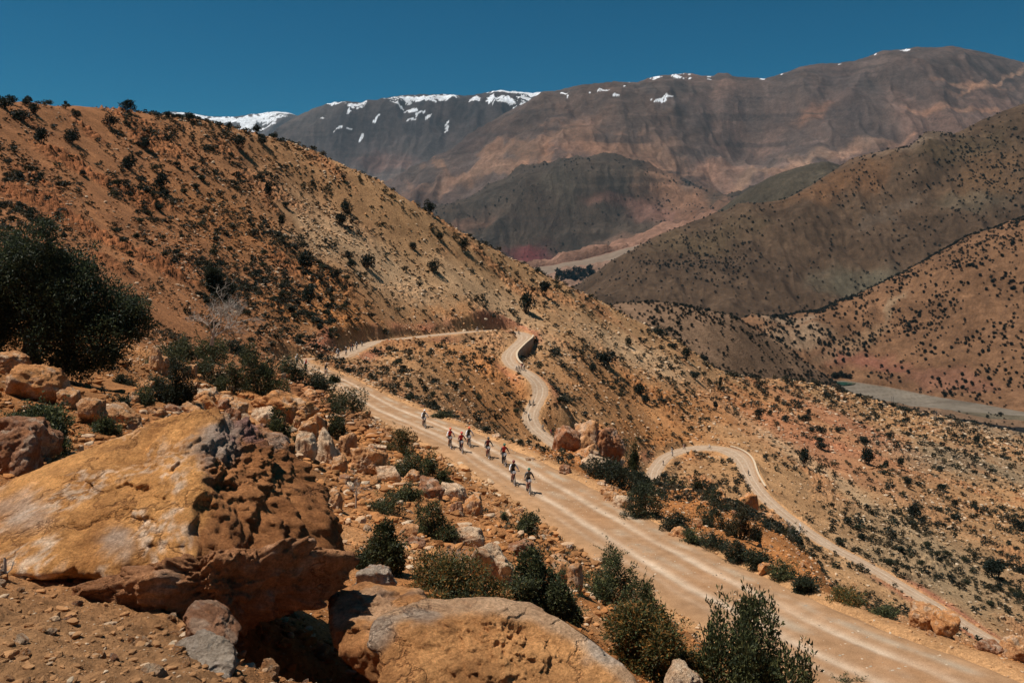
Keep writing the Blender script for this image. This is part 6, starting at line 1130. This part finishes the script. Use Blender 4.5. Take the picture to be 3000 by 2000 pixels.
def place_on_road(px, pyb, Yh=None):
    d = np.abs(CX+RC[:, 0]/RC[:, 1]*F-px)*0.9+np.abs(CY-RC[:, 2]/RC[:, 1]*F-pyb)
    if Yh: d = d+(np.abs(RC[:, 1]-Yh) > Yh*0.2)*1000
    i = int(np.argmin(d)); z = RC[i, 2]+0.02; Y = -z*F/(pyb-CY)
    if abs(Y-RC[i, 1]) > 0.12*RC[i, 1]: Y = RC[i, 1]
    X = (px-CX)/F*Y; off_ = (X-RC[i, 0])*NRM[i, 0]+(Y-RC[i, 1])*NRM[i, 1]; lim = RHW[i]*0.8
    X, Y = X-NRM[i, 0]*(off_-np.clip(off_, -lim, lim)), Y-NRM[i, 1]*(off_-np.clip(off_, -lim, lim))
    j = int(np.argmin((RC[:, 0]-X)**2+(RC[:, 1]-Y)**2)); tg = -T[max(0, j-1)] if True else T[j]
    if (pyb < 1110 or px > 1480) and Y > 140: tg = tg
    # the path runs from near to far; riders travel against it, towards the camera
    return np.array((X, Y, RC[j, 2]+0.02)), math.atan2(tg[1], tg[0])
def bicycle(pos, rz, fr, label, plate=True):
    root = empty('bicycle', pos, rz); tag(root, label, 'bicycle', None)
    for t_, r_, s_ in WH:
        w_ = kid(link('wheel', t_, root), root); w_.name = 'wheel'
        kid(link('rim', r_, w_), w_); kid(link('spokes', s_, w_), w_)
    for nm, me in (('frame', MF[fr]), ('fork', MFK), ('handlebar', MHB), ('saddle', MSD), ('seat_post', MSP), ('crankset', MCR)):
        ob = kid(link(nm, me, root), root)
        if nm == 'handlebar': kid(link('grips', MGR, ob), ob)
    if plate: pl_ = kid(link('number_plate', MPL, root), root); kid(link('number', MNR, pl_), pl_)
    return root
def person(pos, rz, key, mats, hmat, label, hair=None, near=True, group=None):
    if key not in BODYC: BODYC[key] = make_body(*mats)
    root = empty('person', pos, rz) if near else None
    if near:
        kid(link('body', BODYC[key], root), root); kid(link('helmet', HELM.setdefault(hmat.name, helmet_mesh(hmat)), root), root)
    tag(root, label, 'person', group); return root
# face, hair and glasses shared
fv = []; 
GL = tm('sunglasses', [([(.375, -.06, 1.655), (.388, -.03, 1.655), (.392, 0, 1.66), (.388, .03, 1.655), (.375, .06, 1.655)], [.014, .02, .012, .02, .014])], BLK, 6)
NOSE = mesh_np('nose', *ellipsoid((.392, 0, 1.625), (.018, .014, .024)), SKIN, smooth=True); MOUTH = mesh_np('mouth', *ellipsoid((.378, 0, 1.588), (.008, .024, .006)), DRED, smooth=True)
HAIRM = pmat('dark_hair', (0.03, 0.02, 0.015)); HAIR = mesh_np('hair', *lathe_blob((.27, 0, 1.665), (.115, .098, .09), (14, 7), 1, -0.75), HAIRM, smooth=True)
EARS = mesh_np('ears', np.vstack([ellipsoid((.285, s_*.088, 1.635), (.02, .012, .03))[0] for s_ in (1, -1)]), np.vstack([ico(2)[1], ico(2)[1]+len(ico(2)[0])]), SKIN, smooth=True)
NEAR = [(1242, 1251, 78, (GRY, WHT, BLK, SKIN), WHH, 'cyclist in white helmet and black top riding alone behind the group', 'b', 'mountain bike ridden by the lone cyclist in the white helmet'),
 (1318, 1315, 68.5, (REDM, WHT, BLK, SKIN), ORG, 'cyclist in orange-red helmet and red jersey at the left of the trio', 'b', 'mountain bike of the leftmost rider in the red-jersey trio'),
 (1351, 1328, 66.5, (REDM, DRED, BLK, BLK), REDH, 'cyclist in red helmet crouched in the middle of the red-jersey trio', 'r', 'red-framed mountain bike in the middle of the trio'),
 (1373, 1307, 70.5, (BLK, WHT, BLK, SKIN), ORG, 'cyclist in orange helmet and black vest over white sleeves at the right of the trio', 'b', 'mountain bike of the rider at the right of the trio'),
 (1429, 1342, 65.5, (DRED, BLK, BLK, SKIN), BLH, 'cyclist in black helmet and dark red top riding between the trio and the leaders', 'r', 'red-framed mountain bike of the rider in the dark red top'),
 (1476, 1362, 62.5, (REDM, BLK, BLK, BLK), TEAL, 'cyclist in dark green helmet and red-sleeved black jersey', 'b', 'mountain bike of the rider in the dark green helmet'),
 (1503, 1426, 57.5, (BLK, WHT, BLK, SKIN), DRED, 'tall cyclist in black vest with white sleeves, second from the front', 'r', 'mountain bike of the second rider from the front'),
 (1548, 1453, 55.0, (GRY, BLK, BLK, SKIN), TEAL, 'leading cyclist in green-black helmet and dark top, nearest the camera', 'r', 'mountain bike of the leading cyclist')]
for (px, pyb, Yh, mats, hm, lab, fr, lab2) in NEAR:
    pos, rz = place_on_road(px, pyb, Yh); bicycle(pos, rz-0.2, fr, lab2)
    pr = person(pos, rz-0.2, tuple(m_.name for m_ in mats), mats, hm, lab)
    for nm, me in (('sunglasses', GL), ('nose', NOSE), ('mouth', MOUTH), ('hair', HAIR), ('ears', EARS)): kid(link(nm, me, pr), pr)
FARR = [(955, 1098, 117, (BLK, BLK, BLK, SKIN), BLH, 'cyclist in black entering the hairpin on the left', 1), (896, 1090, 124, (REDM, WHT, BLK, BLK), REDH, 'cyclist in red jersey half hidden by dark bushes at the hairpin', 1), (870, 1072, 133, (WHT, WHT, BLK, BLK), WHH, 'cyclist in white helmet peeping over the bushes at the hairpin', 1),
 (991, 1050, 152, (BLK, WHT, BLK, SKIN), WHH, 'left of two cyclists riding side by side above the hairpin', 1), (1014, 1048, 160, (BLK, BLK, BLK, SKIN), WHH, 'right of two cyclists riding side by side above the hairpin', 1), (1027, 1029, 190, (BLK, BLK, BLK, SKIN), BLH, 'left of three distant cyclists bunched above the hairpin', 1), (1033, 1027, 194, (BLK, REDM, BLK, SKIN), BLH, 'middle of three distant cyclists bunched above the hairpin', 1), (1045, 1025, 200, (BLK, WHT, BLK, SKIN), WHH, 'right of three distant cyclists bunched above the hairpin', 1), (1061, 1013, 212, (BLK, BLK, BLK, BLK), BLH, 'lone distant cyclist ahead of the shaded red rock cutting', 1),
 (1403, 975, 302, (BLK, WHT, BLK, SKIN), WHH, 'tiny cyclist on the far straight before the bend', 0), (1510, 991, 318, (BLK, BLK, BLK, BLK), BLH, 'tiny dark cyclist rounding the far bend above the stone wall', 0),
 (1514, 1083, 250, (BLK, WHT, BLK, SKIN), WHH, 'leftmost cyclist of the cluster below the stone wall', 0), (1521, 1084, 250, (BLK, BLK, BLK, SKIN), BLH, 'second cyclist of the cluster below the stone wall', 0), (1528, 1084, 249, (DRED, WHT, BLK, SKIN), REDH, 'third cyclist of the cluster below the stone wall', 0), (1536, 1086, 248, (BLK, WHT, BLK, SKIN), WHH, 'rightmost cyclist of the cluster below the stone wall', 0),
 (1551, 1188, 236, (BLK, BLK, BLK, SKIN), BLH, 'left of two cyclists on the curve of the lower loop', 0), (1562, 1189, 236, (BLK, BLK, BLK, SKIN), BLH, 'right of two cyclists on the curve of the lower loop', 0), (1549, 1231, 230, (BLK, WHT, BLK, SKIN), WHH, 'single cyclist in the dip of the lower loop', 0), (1591, 1266, 224, (GRY, TEAL, BLK, SKIN), BLH, 'grey-green cyclist on the lower loop before the rocky knoll', 0), (1618, 1283, 220, (DRED, DRED, BLK, SKIN), REDH, 'cyclist in dark red next to the rocky knoll', 0),
 (1943, 1362, 270, (BLK, BLK, BLK, SKIN), BLH, 'cyclist low on the left leg of the switchback', 0), (1970, 1338, 287, (BLK, WHT, BLK, SKIN), BLH, 'lower of two cyclists on the left leg of the switchback', 0), (1969, 1324, 291, (BLK, WHT, BLK, SKIN), WHH, 'upper of two cyclists on the left leg of the switchback', 0), (2005, 1314, 300, (BLK, REDM, BLK, SKIN), WHH, 'left cyclist on the top of the switchback', 0), (2080, 1315, 304, (GRY, WHT, BLK, SKIN), WHH, 'right cyclist on the top of the switchback', 0), (2193, 1391, 277, (BLK, BLK, BLK, BLK), BLH, 'dark cyclist on the right leg of the switchback beside the parapet', 0),
 (2345, 1548, 242, (WHT, WHT, BLK, SKIN), WHH, 'pale cyclist partly hidden by the dead snag', 0), (2558, 1655, 222, (BLK, BLK, BLK, BLK), BLH, 'dark cyclist alone on the long lower straight', 0)]
def join_meshes(ms, name):
    bm = bmesh.new(); mats = []
    for me in ms:
        k0 = len(bm.faces); off_ = {}
        for i, m_ in enumerate(me.materials):
            if m_ not in mats: mats.append(m_)
            off_[i] = mats.index(m_)
        bm.from_mesh(me); bm.faces.ensure_lookup_table()
        for fa in bm.faces[k0:]: fa.material_index = off_.get(fa.material_index, 0)
    out = bpy.data.meshes.new(name); bm.to_mesh(out); bm.free()
    for m_ in mats: out.materials.append(m_)
    return out
FARB = join_meshes([m_ for w_ in WH for m_ in w_]+[MF['b'], MFK, MHB, MSD, MCR, MPL], 'bicycle')
for (px, pyb, Yh, mats, hm, lab, mid) in FARR:
    pos, rz = place_on_road(px, pyb, Yh)
    if mid:
        bicycle(pos, rz, 'b', 'bicycle of the '+lab.replace('cyclist', 'rider').replace('cyclists', 'riders'))
        person(pos, rz, tuple(m_.name for m_ in mats), mats, hm, lab)
    else:
        o = link('bicycle', FARB, loc=pos, rot=(0, 0, rz)); tag(o, 'bicycle of the '+lab.replace('cyclist', 'rider'), 'bicycle')
        person(pos, rz, tuple(m_.name for m_ in mats), mats, hm, lab)
# every label at most 16 words
for o in bpy.data.objects:
    if 'label' in o.keys():
        w_ = o['label'].split()
        if len(w_) > 16: o['label'] = ' '.join(w_[:16])




# ------------------------------------------------------------------ haze: one closed box of thin even air round everything
hb = bmesh.new(); bmesh.ops.create_cube(hb, size=1.0); hme = bpy.data.meshes.new('haze'); hb.to_mesh(hme); hb.free()
zlo = float(Zg.min())-3; zhi = max(float(Zg.max()), 0)+60
ho = link('haze', hme, loc=(0, 10200, (zlo+zhi)/2)); ho.scale = (80000, 20700+200, zhi-zlo); tag(ho, 'thin bluish mountain air', 'haze', None, 'stuff'); del ho['category']; ho['category'] = 'haze'
hm_ = bpy.data.materials.new('haze'); hm_.use_nodes = True; hn = hm_.node_tree; hn.nodes.remove(hn.nodes['Principled BSDF'])
pv_ = hn.nodes.new('ShaderNodeVolumePrincipled'); pv_.inputs['Color'].default_value = (0.36, 0.70, 0.95, 1); pv_.inputs['Density'].default_value = 1.3e-5; pv_.inputs['Anisotropy'].default_value = 0.1
hn.links.new(pv_.outputs[0], hn.nodes['Material Output'].inputs['Volume']); hme.materials.append(hm_)
